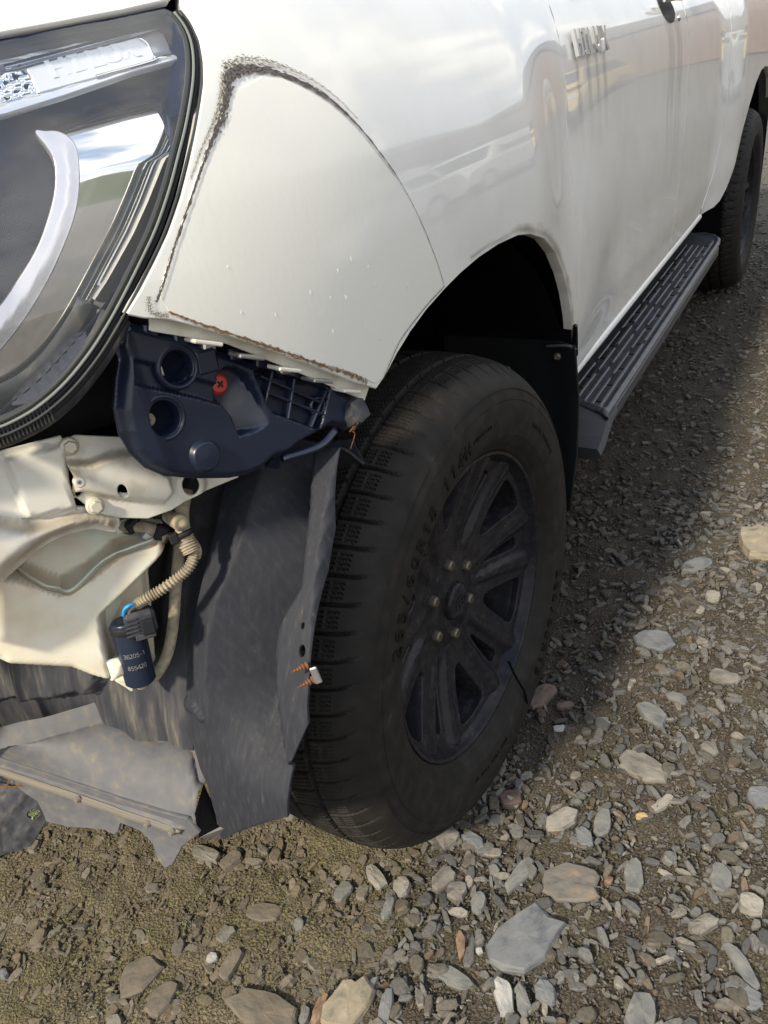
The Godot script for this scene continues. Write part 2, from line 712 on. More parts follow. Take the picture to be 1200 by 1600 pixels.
	M.rust.albedo_texture = noise_tex(0.04, [[0, lin(0.06, 0.022, 0.010)], [0.5, lin(0.15, 0.058, 0.022)], [1, lin(0.28, 0.13, 0.055)]], 81, 4)
	tri(M.rust, Vector3.ONE * 20)
	M.rubber = mat(Color.WHITE, 0.78)
	M.rubber.albedo_texture = noise_tex(0.016, [[0, lin(0.0135, 0.0125, 0.012)], [0.5, lin(0.0195, 0.0178, 0.0165)], [0.78, lin(0.026, 0.023, 0.0205)], [1, lin(0.048, 0.041, 0.034)]], 91, 6)
	M.rubber.roughness_texture = noise_tex(0.03, [[0, grey(0.7)], [1, grey(1.0)]], 92, 4)
	tri(M.rubber, Vector3.ONE * 3.0)
	M.letter = mat(lin(0.006, 0.0055, 0.0055), 0.5)
	M.rim = mat(Color.WHITE, 0.36)
	M.rim.albedo_texture = noise_tex(0.018, [[0, lin(0.011, 0.011, 0.014)], [0.5, lin(0.016, 0.0155, 0.019)], [0.78, lin(0.025, 0.0235, 0.025)], [1, lin(0.065, 0.057, 0.05)]], 95, 6)
	M.rim.roughness_texture = noise_tex(0.02, [[0, grey(0.6)], [1, grey(1.1)]], 96, 4)
	tri(M.rim, Vector3.ONE * 5.0)
	M.disc = mat(lin(0.12, 0.10, 0.085), 0.55, 0.6)
	M.flap = mat(lin(0.010, 0.011, 0.012), 0.5)
	M.board = mat(Color.WHITE, 0.38)
	M.board.albedo_texture = noise_tex(0.02, [[0, lin(0.03, 0.031, 0.038)], [0.6, lin(0.052, 0.054, 0.064)], [1, lin(0.10, 0.10, 0.10)]], 101, 5)
	tri(M.board, Vector3.ONE * 3)
	M.board_cap = mat(lin(0.050, 0.050, 0.057), 0.6)
	M.rib = mat(lin(0.12, 0.122, 0.14), 0.32)
	M.pad = mat(lin(0.005, 0.005, 0.006), 0.6)
	M.chrome = mat(lin(0.86, 0.86, 0.86), 0.06, 1.0)
	M.badge = mat(lin(0.62, 0.62, 0.61), 0.2, 0.6)
	M.mirror = mat(lin(0.80, 0.81, 0.82), 0.03, 1.0)
	M.satin = mat(lin(0.68, 0.68, 0.74), 0.32, 0.75)
	M.bezel = mat(lin(0.010, 0.013, 0.036), 0.22)
	M.bezel.metallic_specular = 0.28
	M.lampbar = mat(lin(0.66, 0.70, 0.78), 0.25, 0.45)
	M.frost = mat(lin(0.70, 0.74, 0.80), 0.35, 0.3)
	M.glass = mat(Color(0.93, 0.96, 1.0, 0.05), 0.02)
	M.glass.transparency = T.TRANSPARENCY_ALPHA
	M.lamp_edge = mat(lin(0.05, 0.052, 0.05), 0.22)
	M.lamp_edge2 = mat(lin(0.20, 0.215, 0.20), 0.15)
	M.window = mat(lin(0.02, 0.025, 0.03), 0.05)
	M.drop = mat(Color(0.95, 0.97, 1.0, 0.35), 0.03)
	M.drop.transparency = T.TRANSPARENCY_ALPHA
	for k in ["rubber", "rim", "flap", "soft_black", "plastic", "plastic_dark", "letter"]: M[k].metallic_specular = 0.3
	M.black.metallic_specular = 0.1
	M.residue = masked(ragged_image(1024, 128, 3, Color(0.035, 0.031, 0.030), Color(0.15, 0.135, 0.13), 0.03, 0.02, 0.52), 0.95)
	M.residue_thin = masked(ragged_image(1024, 48, 5, Color(0.035, 0.03, 0.028), Color(0.12, 0.10, 0.085), 0.06, 0.10, 0.40), 0.95)
	M.mottle = masked(ragged_image(512, 256, 7, Color(0.10, 0.085, 0.06), Color(0.26, 0.23, 0.17), 0.05, 0.10, 0.10), 0.95)
	M.rust_line = masked(ragged_image(1024, 64, 9, Color(0.09, 0.05, 0.025), Color(0.26, 0.15, 0.07), 0.03, 0.25, 0.30), 0.95)
	M.arch_dirt = masked(ragged_image(512, 64, 11, Color(0.16, 0.13, 0.085), Color(0.24, 0.20, 0.13), 0.012, 0.9, 0.15, 0.6), 0.9)
	M.drip = masked(streak_image(256, 64, 13, Color(0.30, 0.27, 0.23), 0.20), 0.7)
	M.drip_dark = masked(streak_image(256, 64, 15, Color(0.24, 0.20, 0.16), 0.28), 0.7)


# ==================================================================== ground
func zone_moss(x: float, z: float) -> float:
	return 1.0 - smoothstep(-0.12, 0.02, z + 0.10 * (x + 0.3))


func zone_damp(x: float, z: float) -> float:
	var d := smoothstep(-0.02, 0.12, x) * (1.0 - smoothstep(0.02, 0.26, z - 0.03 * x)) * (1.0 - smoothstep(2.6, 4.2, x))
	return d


func build_ground() -> void:
	var f := FastNoiseLite.new()
	f.seed = 5
	f.frequency = 9.0
	f.fractal_octaves = 4
	var xs := spaced(-1.0, 1.5, 0.011, 90.0)
	var zs := spaced(-1.05, 0.65, 0.011, 90.0)
	var V := PackedVector3Array()
	var N := PackedVector3Array()
	var T := PackedVector2Array()
	var C := PackedColorArray()
	var I := PackedInt32Array()
	var K := zs.size()
	for i in xs.size():
		for j in K:
			var x := xs[i]
			var z := zs[j]
			V.append(Vector3(x, ground_y(f, x, z), z))
			var e := 0.008
			N.append(Vector3(ground_y(f, x - e, z) - ground_y(f, x + e, z), 2 * e, ground_y(f, x, z - e) - ground_y(f, x, z + e)).normalized())
			T.append(Vector2(x, z))
			var c := Color(0.100, 0.082, 0.056).lerp(Color(0.195, 0.162, 0.100), zone_moss(x, z))
			var g := f.get_noise_2d(x * 0.5 + 50, z * 0.5)
			c = c.lerp(Color(0.15, 0.135, 0.055), clampf(g * 1.5, 0, 0.6) * (0.35 + 0.5 * zone_moss(x, z)))
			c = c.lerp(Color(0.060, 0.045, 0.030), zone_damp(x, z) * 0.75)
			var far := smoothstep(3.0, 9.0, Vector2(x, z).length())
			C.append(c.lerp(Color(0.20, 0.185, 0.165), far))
			if i + 1 < xs.size() and j + 1 < K:
				var a := i * K + j
				I.append_array([a, a + K, a + 1, a + 1, a + K, a + K + 1])
	var m := mat(Color.WHITE, 0.95)
	m.vertex_color_use_as_albedo = true
	m.albedo_texture = noise_tex(0.05, [[0, grey(0.42)], [0.5, grey(0.82)], [0.75, grey(1.0)], [1, Color(1, 0.98, 0.92)]], 111, 5)
	m.heightmap_enabled = true
	m.heightmap_scale = 0.35
	m.heightmap_texture = noise_tex(0.06, [[0, grey(0)], [1, grey(1)]], 112, 5)
	tri(m, Vector3.ONE * 6.0, true)
	var o := put("ground", arrays(V, N, T, I, C), m, self)
	o.set_meta("kind", "structure")
	o.set_meta("label", "brown slate-gravel yard, mossy in front of the truck and damp beside it")


func spaced(a: float, b: float, d: float, far: float) -> PackedFloat32Array:
	var r := PackedFloat32Array()
	var x := a
	while x < b:
		r.append(x)
		x += d
	var s := d
	while x < far:
		r.append(x)
		s *= 1.07
		x += s
	r.append(far)
	var left := PackedFloat32Array()
	x = a - d
	s = d
	while x > -far:
		left.append(x)
		s *= 1.07
		x -= s
	left.reverse()
	left.append_array(r)
	return left


func ground_y(f: FastNoiseLite, x: float, z: float) -> float:
	var near := 1.0 - smoothstep(4.0, 10.0, absf(x) + absf(z))
	return (f.get_noise_2d(x, z) * 0.010 + f.get_noise_2d(x * 4.0, z * 4.0) * 0.004) * near - 0.006


func stone_mesh(sd_: int, L: float, W: float, H: float, n: int) -> ArrayMesh:
	var r := RandomNumberGenerator.new()
	r.seed = sd_
	var mid := []
	var top := []
	var low := []
	var tilt := Vector2(r.randf_range(-0.25, 0.25), r.randf_range(-0.25, 0.25))
	for i in n:
		var f := TAU * (i + r.randf_range(-0.28, 0.28)) / n
		var k := r.randf_range(0.82, 1.1)
		var c := Vector2(signf(cos(f)) * pow(absf(cos(f)), 0.8) * L * 0.5, signf(sin(f)) * pow(absf(sin(f)), 0.8) * W * 0.5) * k
		var lift := (c.x / L * tilt.x + c.y / W * tilt.y) * H
		mid.append(Vector3(c.x, H * r.randf_range(0.35, 0.6) + lift, c.y))
		var s := r.randf_range(0.74, 0.93)
		top.append(Vector3(c.x * s, H * r.randf_range(0.86, 1.0) + lift, c.y * s))
		low.append(Vector3(c.x * 0.95, -H * 0.7, c.y * 0.95))
	var st := SurfaceTool.new()
	st.begin(Mesh.PRIMITIVE_TRIANGLES)
	var cen := Vector3(r.randf_range(-0.12, 0.12) * L, H * r.randf_range(0.95, 1.06), r.randf_range(-0.12, 0.12) * W)
	for i in n:
		var j := (i + 1) % n
		var out: Vector3 = mid[i] + mid[j]
		out.y = 0.0
		face(st, [top[i], top[j], cen], Vector3.UP)
		face(st, [mid[i], mid[j], top[j]], out + Vector3.UP * 0.01)
		face(st, [mid[i], top[j], top[i]], out + Vector3.UP * 0.01)
		face(st, [low[i], low[j], mid[j]], out)
		face(st, [low[i], mid[j], mid[i]], out)
	return st.commit()


# a larger stone: uneven outline, broken shoulder, a top that is not quite flat
func big_stone(sd_: int, L: float, W: float, H: float) -> ArrayMesh:
	var r := RandomNumberGenerator.new()
	r.seed = sd_
	var n := r.randi_range(11, 15)
	var rings := [[], [], [], [], []]
	var tilt := Vector2(r.randf_range(-0.3, 0.3), r.randf_range(-0.3, 0.3))
	var sq := r.randf_range(0.68, 0.95)
	var k := 1.0
	for i in n:
		var f := TAU * (i + r.randf_range(-0.36, 0.36)) / n
		k = lerpf(k, r.randf_range(0.70, 1.12), 0.75)
		var c := Vector2(signf(cos(f)) * pow(absf(cos(f)), sq) * L * 0.5, signf(sin(f)) * pow(absf(sin(f)), sq) * W * 0.5) * k
		var lift := (c.x / L * tilt.x + c.y / W * tilt.y) * H
		var sh := r.randf_range(0.84, 0.97)
		for j in 5:
			var s: float = [0.98, 1.0, 0.5 * (1.0 + sh), sh, 0.5][j]
			var y: float = [-0.7, 0.22 + r.randf_range(-0.1, 0.1), 0.66 + r.randf_range(-0.12, 0.1), 0.9 + r.randf_range(-0.06, 0.05), 0.97 + r.randf_range(-0.07, 0.07)][j]
			rings[j].append(Vector3(c.x * s, H * y + lift * (1.0 if j else 0.0), c.y * s))
	var st := SurfaceTool.new()
	st.begin(Mesh.PRIMITIVE_TRIANGLES)
	for j in 4:
		for i in n:
			var i2 := (i + 1) % n
			var out: Vector3 = rings[j][i] + rings[j][i2]
			out.y = 0.0
			out = out.normalized() * (1.0 if j < 3 else 0.0) + Vector3.UP * (0.01 if j < 2 else 1.0)
			face(st, [rings[j][i], rings[j][i2], rings[j + 1][i2]], out)
			face(st, [rings[j][i], rings[j + 1][i2], rings[j + 1][i]], out)
	for i in n: face(st, [rings[4][i], rings[4][(i + 1) % n], Vector3(0, H * 0.98, 0)], Vector3.UP)
	return st.commit()


func stone_color(k: float, moss: float) -> Color:
	var slate := Color(0.152, 0.156, 0.160)
	var c := slate
	if k < 0.36: c = slate.lerp(Color(0.20, 0.205, 0.205), rng.randf())
	elif k < 0.56: c = Color(0.085, 0.088, 0.093).lerp(slate, rng.randf())
	elif k < 0.80: c = Color(0.155, 0.145, 0.125).lerp(Color(0.11, 0.10, 0.082), rng.randf())
	elif k < 0.91: c = Color(0.23, 0.22, 0.195).lerp(Color(0.20, 0.20, 0.195), rng.randf())
	elif k < 0.965: c = Color(0.18, 0.135, 0.10).lerp(Color(0.15, 0.12, 0.095), rng.randf())
	else: c = Color(0.30, 0.29, 0.265)
	return c.lerp(Color(0.215, 0.180, 0.120), moss * rng.randf_range(0.3, 0.8))


func scatter(called: String, label: String, count: int, x0: float, x1: float, z0: float, z1: float, s0: float, s1: float, rise: float, m: Material) -> void:
	var kinds := 5
	var lists := []
	var cols := []
	for k in kinds:
		lists.append([])
		cols.append([])
	for i in count:
		var x := rng.randf_range(x0, x1)
		var z := rng.randf_range(z0, z1)
		if z < -0.34 and x > -0.25: continue
		var moss := zone_moss(x, z)
		if moss > 0.5 and s1 > 0.02 and rng.randf() < 0.15: continue
		var damp := zone_damp(x, z)
		if rng.randf() < damp * (0.5 if s1 > 0.02 else 0.3): continue
		var s := s0 * pow(s1 / s0, pow(rng.randf(), 1.5))
		var b := Basis(Vector3.UP, rng.randf() * TAU)
		b = Basis(Vector3(rng.randf_range(-1, 1), 0, rng.randf_range(-1, 1)).normalized(), rng.randfn(0.0, 0.2)) * b
		var k := rng.randi() % kinds
		lists[k].append(Transform3D(b.scaled_local(Vector3(s, s * rng.randf_range(0.5, 0.95), s * rng.randf_range(0.6, 1.0))), Vector3(x, rise * s - moss * s * 0.22 - 0.004, z)))
		var c := stone_color(rng.randf(), moss) * rng.randf_range(0.58, 0.95)
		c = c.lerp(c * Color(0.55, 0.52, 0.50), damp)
		c.a = 1.0
		cols[k].append(c)
	var root := Node3D.new()
	root.name = numbered(called, self)
	add_child(root)
	root.set_meta("kind", "stuff")
	root.set_meta("label", label)
	for k in kinds:
		var mm := MultiMesh.new()
		mm.transform_format = MultiMesh.TRANSFORM_3D
		mm.use_colors = true
		mm.mesh = stone_mesh(200 + k * 7, 1.0, [0.62, 0.45, 0.8, 0.55, 0.34][k], [0.26, 0.22, 0.34, 0.18, 0.20][k], [7, 6, 8, 7, 6][k])
		mm.instance_count = lists[k].size()
		for i in lists[k].size():
			mm.set_instance_transform(i, lists[k][i])
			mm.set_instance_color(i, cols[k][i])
		var o := MultiMeshInstance3D.new()
		o.name = numbered("stone_chips", root)
		o.multimesh = mm
		o.material_override = m
		o.set_meta("kind", "stuff")
		root.add_child(o, true)


func build_stones() -> void:
	var m := mat(Color.WHITE, 0.72)
	m.vertex_color_use_as_albedo = true
	m.albedo_texture = noise_tex(0.03, [[0, Color(0.74, 0.70, 0.64)], [0.5, Color(0.95, 0.93, 0.90)], [1, Color(1.0, 0.97, 0.92)]], 121, 5)
	tri(m, Vector3.ONE * 9.0, true)
	scatter("gravel", "loose slate gravel around the front of the truck", 27000, -1.0, 1.1, -1.05, 0.75, 0.0065, 0.034, 0.08, m)
	scatter("gravel", "fine slate grit between the gravel by the wheel", 70000, -0.95, 1.1, -0.95, 0.7, 0.0022, 0.0075, 0.2, m)
	scatter("gravel", "slate gravel along the side of the truck", 20000, 1.1, 4.0, -0.35, 1.5, 0.007, 0.032, 0.05, m)
	scatter("gravel", "fine grit along the side of the truck", 30000, 1.1, 3.6, -0.35, 1.1, 0.003, 0.009, 0.2, m)
	scatter("gravel", "gravel of the yard behind the truck", 14000, 4.0, 11.0, -2.0, 3.0, 0.010, 0.045, 0.05, m)
	var tone := {"blue": [0.135, 0.142, 0.152], "grey": [0.15, 0.151, 0.147], "brown": [0.135, 0.117, 0.092], "cream": [0.235, 0.205, 0.155], "rust": [0.23, 0.15, 0.10], "stained": [0.14, 0.128, 0.112], "pale": [0.235, 0.222, 0.195], "beige": [0.19, 0.177, 0.152], "red": [0.13, 0.092, 0.074], "white": [0.33, 0.325, 0.31], "ochre": [0.34, 0.25, 0.13]}
	var mats := {}
	for k in tone:
		var t: Array = tone[k]
		var c := Color(t[0], t[1], t[2])
		var sm := mat(Color.WHITE, 0.8)
		var spot := Color(0.27, 0.18, 0.11) if k == "stained" else c * 1.35
		sm.albedo_texture = noise_tex(0.012, [[0, lin(c.r * 0.55, c.g * 0.55, c.b * 0.55)], [0.45, lin(c.r, c.g, c.b)], [0.7, lin(c.r * 1.1, c.g * 1.06, c.b)], [1, lin(spot.r, spot.g, spot.b)]], 130 + mats.size(), 7, FastNoiseLite.TYPE_SIMPLEX_SMOOTH, 256)
		sm.heightmap_enabled = true
		sm.heightmap_scale = 0.12
		sm.heightmap_texture = M.stone_bump if M.has("stone_bump") else noise_tex(0.02, [[0, grey(0)], [1, grey(1)]], 150, 6, FastNoiseLite.TYPE_SIMPLEX_SMOOTH, 256)
		M.stone_bump = sm.heightmap_texture
		tri(sm, Vector3(6, 16, 9))
		mats[k] = sm
	var list := [
		["large blue-grey slate slab with pale streaks in front of the front tyre", -0.259, 0.152, 0.127, 0.082, 0.39, 0.022, "blue"],
		["long flat brown slab lying at the bottom edge of the picture", -0.514, -0.146, 0.136, 0.061, 1.56, 0.016, "brown"],
		["pale yellowish crumbly rock beside the brown slab at the bottom edge", -0.449, -0.042, 0.082, 0.058, 0.26, 0.022, "cream"],
		["narrow reddish-brown splinter of stone leaning on the pale crumbly rock", -0.475, -0.075, 0.048, 0.019, -0.20, 0.020, "rust"],
		["cream-coloured rough rock at the right edge of the picture", 0.867, 0.334, 0.082, 0.132, 1.21, 0.045, "cream"],
		["broad flat stone with orange stains next to the front tyre", -0.151, 0.182, 0.096, 0.064, 1.32, 0.012, "stained"],
		["smooth oval grey stone right of the orange-stained flat stone", -0.099, 0.267, 0.059, 0.030, 2.91, 0.014, "grey"],
		["rounded grey pebble with a square top beside the wedge of pale stone", -0.028, 0.200, 0.056, 0.035, 2.89, 0.014, "grey"],
		["pale angular stone with a bright top near the front tyre", -0.048, 0.138, 0.066, 0.036, 0.53, 0.020, "pale"],
		["wide layered beige slab half sunk in the dirt right of the tyre", 0.112, 0.235, 0.101, 0.057, 1.80, 0.014, "beige"],
		["red-brown slab touching the side of the front tyre", 0.209, 0.013, 0.086, 0.043, 0.31, 0.016, "red"],
		["dull red stone in the damp dirt below the red-brown slab", -0.041, 0.044, 0.044, 0.037, 1.17, 0.012, "red"],
		["dark grey cracked slab in the damp dirt beside the wheel", 0.450, 0.179, 0.086, 0.070, 1.60, 0.014, "blue"],
		["long dark grey stone lying slanted on the gravel beside the wheel", 0.238, 0.223, 0.072, 0.042, 2.31, 0.016, "grey"],
		["big pointed grey stone cut by the bottom edge of the picture", -0.292, 0.324, 0.061, 0.045, 3.02, 0.030, "grey"],
		["rounded flat grey stone in the open gravel on the right", -0.051, 0.384, 0.051, 0.033, 3.00, 0.014, "grey"],
		["beige wedge of stone in the gravel near the right edge", -0.136, 0.375, 0.051, 0.026, 0.73, 0.020, "beige"],
		["long curved sliver of grey slate in the lower right corner", -0.171, 0.428, 0.077, 0.021, 2.38, 0.012, "grey"],
		["dusty white lump of stone beside the long slate sliver", -0.078, 0.427, 0.038, 0.036, 1.46, 0.024, "pale"],
		["dark slate plate sunk in the dirt in the lower right corner", -0.210, 0.435, 0.051, 0.040, 1.70, 0.008, "blue"],
		["pale pebble with a blunt top in front of the front tyre", -0.263, -0.055, 0.031, 0.035, 1.01, 0.018, "pale"],
		["pale split pebble leftmost of the pair in front of the tyre", -0.267, -0.105, 0.056, 0.025, 1.97, 0.016, "pale"],
		["rough pale stone pinched under the front edge of the tyre", -0.157, -0.025, 0.043, 0.038, 0.69, 0.022, "beige"],
		["blue-grey stone just right of the tyre's foot", -0.143, 0.016, 0.045, 0.027, 1.81, 0.014, "blue"],
		["brown-grey blocky stone below the tyre's foot", -0.226, 0.002, 0.052, 0.032, 0.40, 0.020, "beige"],
		["thin brown flake on the mossy dirt left of the tyre", -0.391, -0.237, 0.062, 0.035, 1.23, 0.008, "brown"],
		["flat brown stone half buried in the mossy dirt at lower left", -0.552, -0.359, 0.073, 0.053, 0.45, 0.010, "brown"],
		["second half-buried brown slab close to the bottom edge", -0.563, -0.302, 0.060, 0.038, 0.20, 0.010, "brown"],
		["white quartz-banded block of stone near the bottom edge", -0.349, 0.152, 0.052, 0.028, 2.62, 0.020, "white"],
		["blue-grey chunk beside the white banded block", -0.319, 0.200, 0.037, 0.030, 1.93, 0.020, "blue"],
		["slim upright grey stone between the banded block and the blue chunk", -0.342, 0.177, 0.044, 0.021, 2.59, 0.018, "grey"],
		["slender orange-brown stone left of the large slate slab", -0.308, 0.068, 0.045, 0.015, 2.67, 0.012, "rust"],
		["grey flat stone just above the large slate slab", -0.169, 0.108, 0.086, 0.026, 0.30, 0.012, "grey"],
		["rounded stone with a pink tint left of the large slate slab", -0.236, 0.028, 0.036, 0.036, 0.63, 0.018, "beige"],
		["grey triangular stone beside the pink-tinted stone", -0.237, 0.065, 0.038, 0.025, -0.09, 0.016, "grey"],
		["wide grey flake at the left of the banded block", -0.355, 0.079, 0.061, 0.026, 1.65, 0.010, "grey"],
		["blue-grey rounded stone at the right edge above the corner", 0.121, 0.420, 0.052, 0.041, 1.05, 0.016, "blue"],
		["pale leaf-shaped slate on the gravel right of the layered slab", 0.386, 0.326, 0.063, 0.037, 1.50, 0.010, "beige"],
		["slate flake with a white edge in front of the layered slab", 0.297, 0.255, 0.044, 0.027, 1.92, 0.010, "grey"],
		["small bluish slate pair-mate in the dark damp strip", 0.750, 0.213, 0.090, 0.051, 0.64, 0.012, "blue"],
		["light square pebble in the damp gravel right of the wheel", 0.636, 0.267, 0.036, 0.041, 1.12, 0.014, "pale"],
		["beige pebble shaped like a thumb on the right gravel", 0.191, 0.330, 0.041, 0.025, 2.19, 0.014, "beige"],
		["curved pale grey slate in front of the square-topped pebble", 0.048, 0.280, 0.056, 0.019, 0.49, 0.010, "pale"],
		["upright grey wedge beside the square-topped pebble", -0.064, 0.179, 0.039, 0.027, 2.31, 0.014, "blue"],
		["small white quartz chip glittering near the slate slab", -0.304, 0.096, 0.011, 0.011, 2.11, 0.010, "white"],
		["small orange pebble beside the stained flat stone", -0.123, 0.235, 0.012, 0.015, 1.69, 0.010, "rust"],
		["round ochre pebble in the gravel beyond the square-topped pebble", 0.010, 0.254, 0.020, 0.012, 1.17, 0.010, "ochre"],
		["reddish small slate beside the red-brown slab", 0.202, 0.063, 0.036, 0.020, 0.92, 0.010, "red"],
		["small white slate tongue in the damp dirt beside the wheel", 0.141, 0.072, 0.025, 0.016, 1.00, 0.010, "white"],
		["grey plate of slate in the damp gravel above the leaf-shaped one", 0.184, 0.143, 0.032, 0.025, 1.72, 0.010, "grey"],
		["grey slate lying under the splash shield, tip sunlit", -0.353, -0.400, 0.061, 0.025, 1.40, 0.014, "beige"],
		["square grey-brown stone leaning beside the splash shield", -0.343, -0.349, 0.037, 0.033, 0.26, 0.016, "brown"],
		["dark flat slate just left of the pale split pebble", -0.310, -0.140, 0.039, 0.027, 0.27, 0.010, "grey"],
		["tall grey stone behind the pale split pebble", -0.304, -0.059, 0.037, 0.017, -0.18, 0.012, "grey"],
		["small grey diamond-shaped stone on the mossy dirt", -0.447, -0.274, 0.031, 0.028, 0.20, 0.010, "beige"],
		["white shell-like flake on the mossy dirt", -0.484, -0.271, 0.020, 0.015, 0.74, 0.008, "white"],
		["pointed brown stone on the mossy dirt below the white flake", -0.481, -0.237, 0.048, 0.026, 0.00, 0.012, "brown"],
		["blue-grey pebble at the left edge of the picture", -0.649, -0.564, 0.014, 0.021, 0.22, 0.010, "blue"],
		["dark grey rectangular chip beside the brown flake", -0.384, -0.177, 0.018, 0.020, 0.68, 0.008, "grey"],
		["grey slate standing beside the narrow reddish splinter", -0.490, -0.091, 0.033, 0.015, -0.33, 0.014, "grey"],
		["blue slate blade at the foot of the pale crumbly rock", -0.418, -0.026, 0.042, 0.011, 0.08, 0.012, "blue"],
		["dark slate plate right of the pale crumbly rock", -0.428, 0.007, 0.050, 0.024, -0.33, 0.014, "blue"],
	]
	for i in list.size():
		var s: Array = list[i]
		var o := put("stone", big_stone(900 + i * 13, s[3] * 1.0, s[4] * 1.0, s[6] * 0.6), mats[s[7]], self, Transform3D(Basis(Vector3.UP, -s[5]), Vector3(s[1], -0.002, s[2])))
		tag(o, s[0], "stone", "larger stones lying in the gravel")
	build_weeds()


func build_weeds() -> void:
	# moss tufts and tiny seedlings on the trodden dirt
	var lf := mat(lin(0.14, 0.17, 0.045), 0.7)
	lf.backlight_enabled = true
	lf.backlight = Color(0.25, 0.3, 0.08)
	var leaf := SurfaceTool.new()
	leaf.begin(Mesh.PRIMITIVE_TRIANGLES)
	for k in 5:
		var f := TAU * k / 5.0
		var d := Vector3(cos(f), 0.75, sin(f))
		var s := Vector3(-sin(f), 0, cos(f)) * 0.28
		face(leaf, [Vector3.ZERO, d * 0.6 + s, d + Vector3.UP * 0.1, d * 0.6 - s], Vector3.UP)
	var lm := leaf.commit()
	var mm := MultiMesh.new()
	mm.transform_format = MultiMesh.TRANSFORM_3D
	mm.mesh = lm
	var xf := []
	for i in 1500:
		var x := rng.randf_range(-0.85, 0.6)
		var z := rng.randf_range(-0.9, 0.3)
		if zone_moss(x, z) < 0.5 and rng.randf() < 0.88: continue
		var s := rng.randf_range(0.0012, 0.0036)
		xf.append(Transform3D(Basis(Vector3.UP, rng.randf() * TAU).scaled(Vector3.ONE * s), Vector3(x, 0.001, z)))
	mm.instance_count = xf.size()
	for i in xf.size(): mm.set_instance_transform(i, xf[i])
	var o := MultiMeshInstance3D.new()
	o.name = "moss"
	o.multimesh = mm
	o.material_override = lf
	o.set_meta("kind", "stuff")
	o.set_meta("label", "specks of green moss growing in the dirt")
	add_child(o)


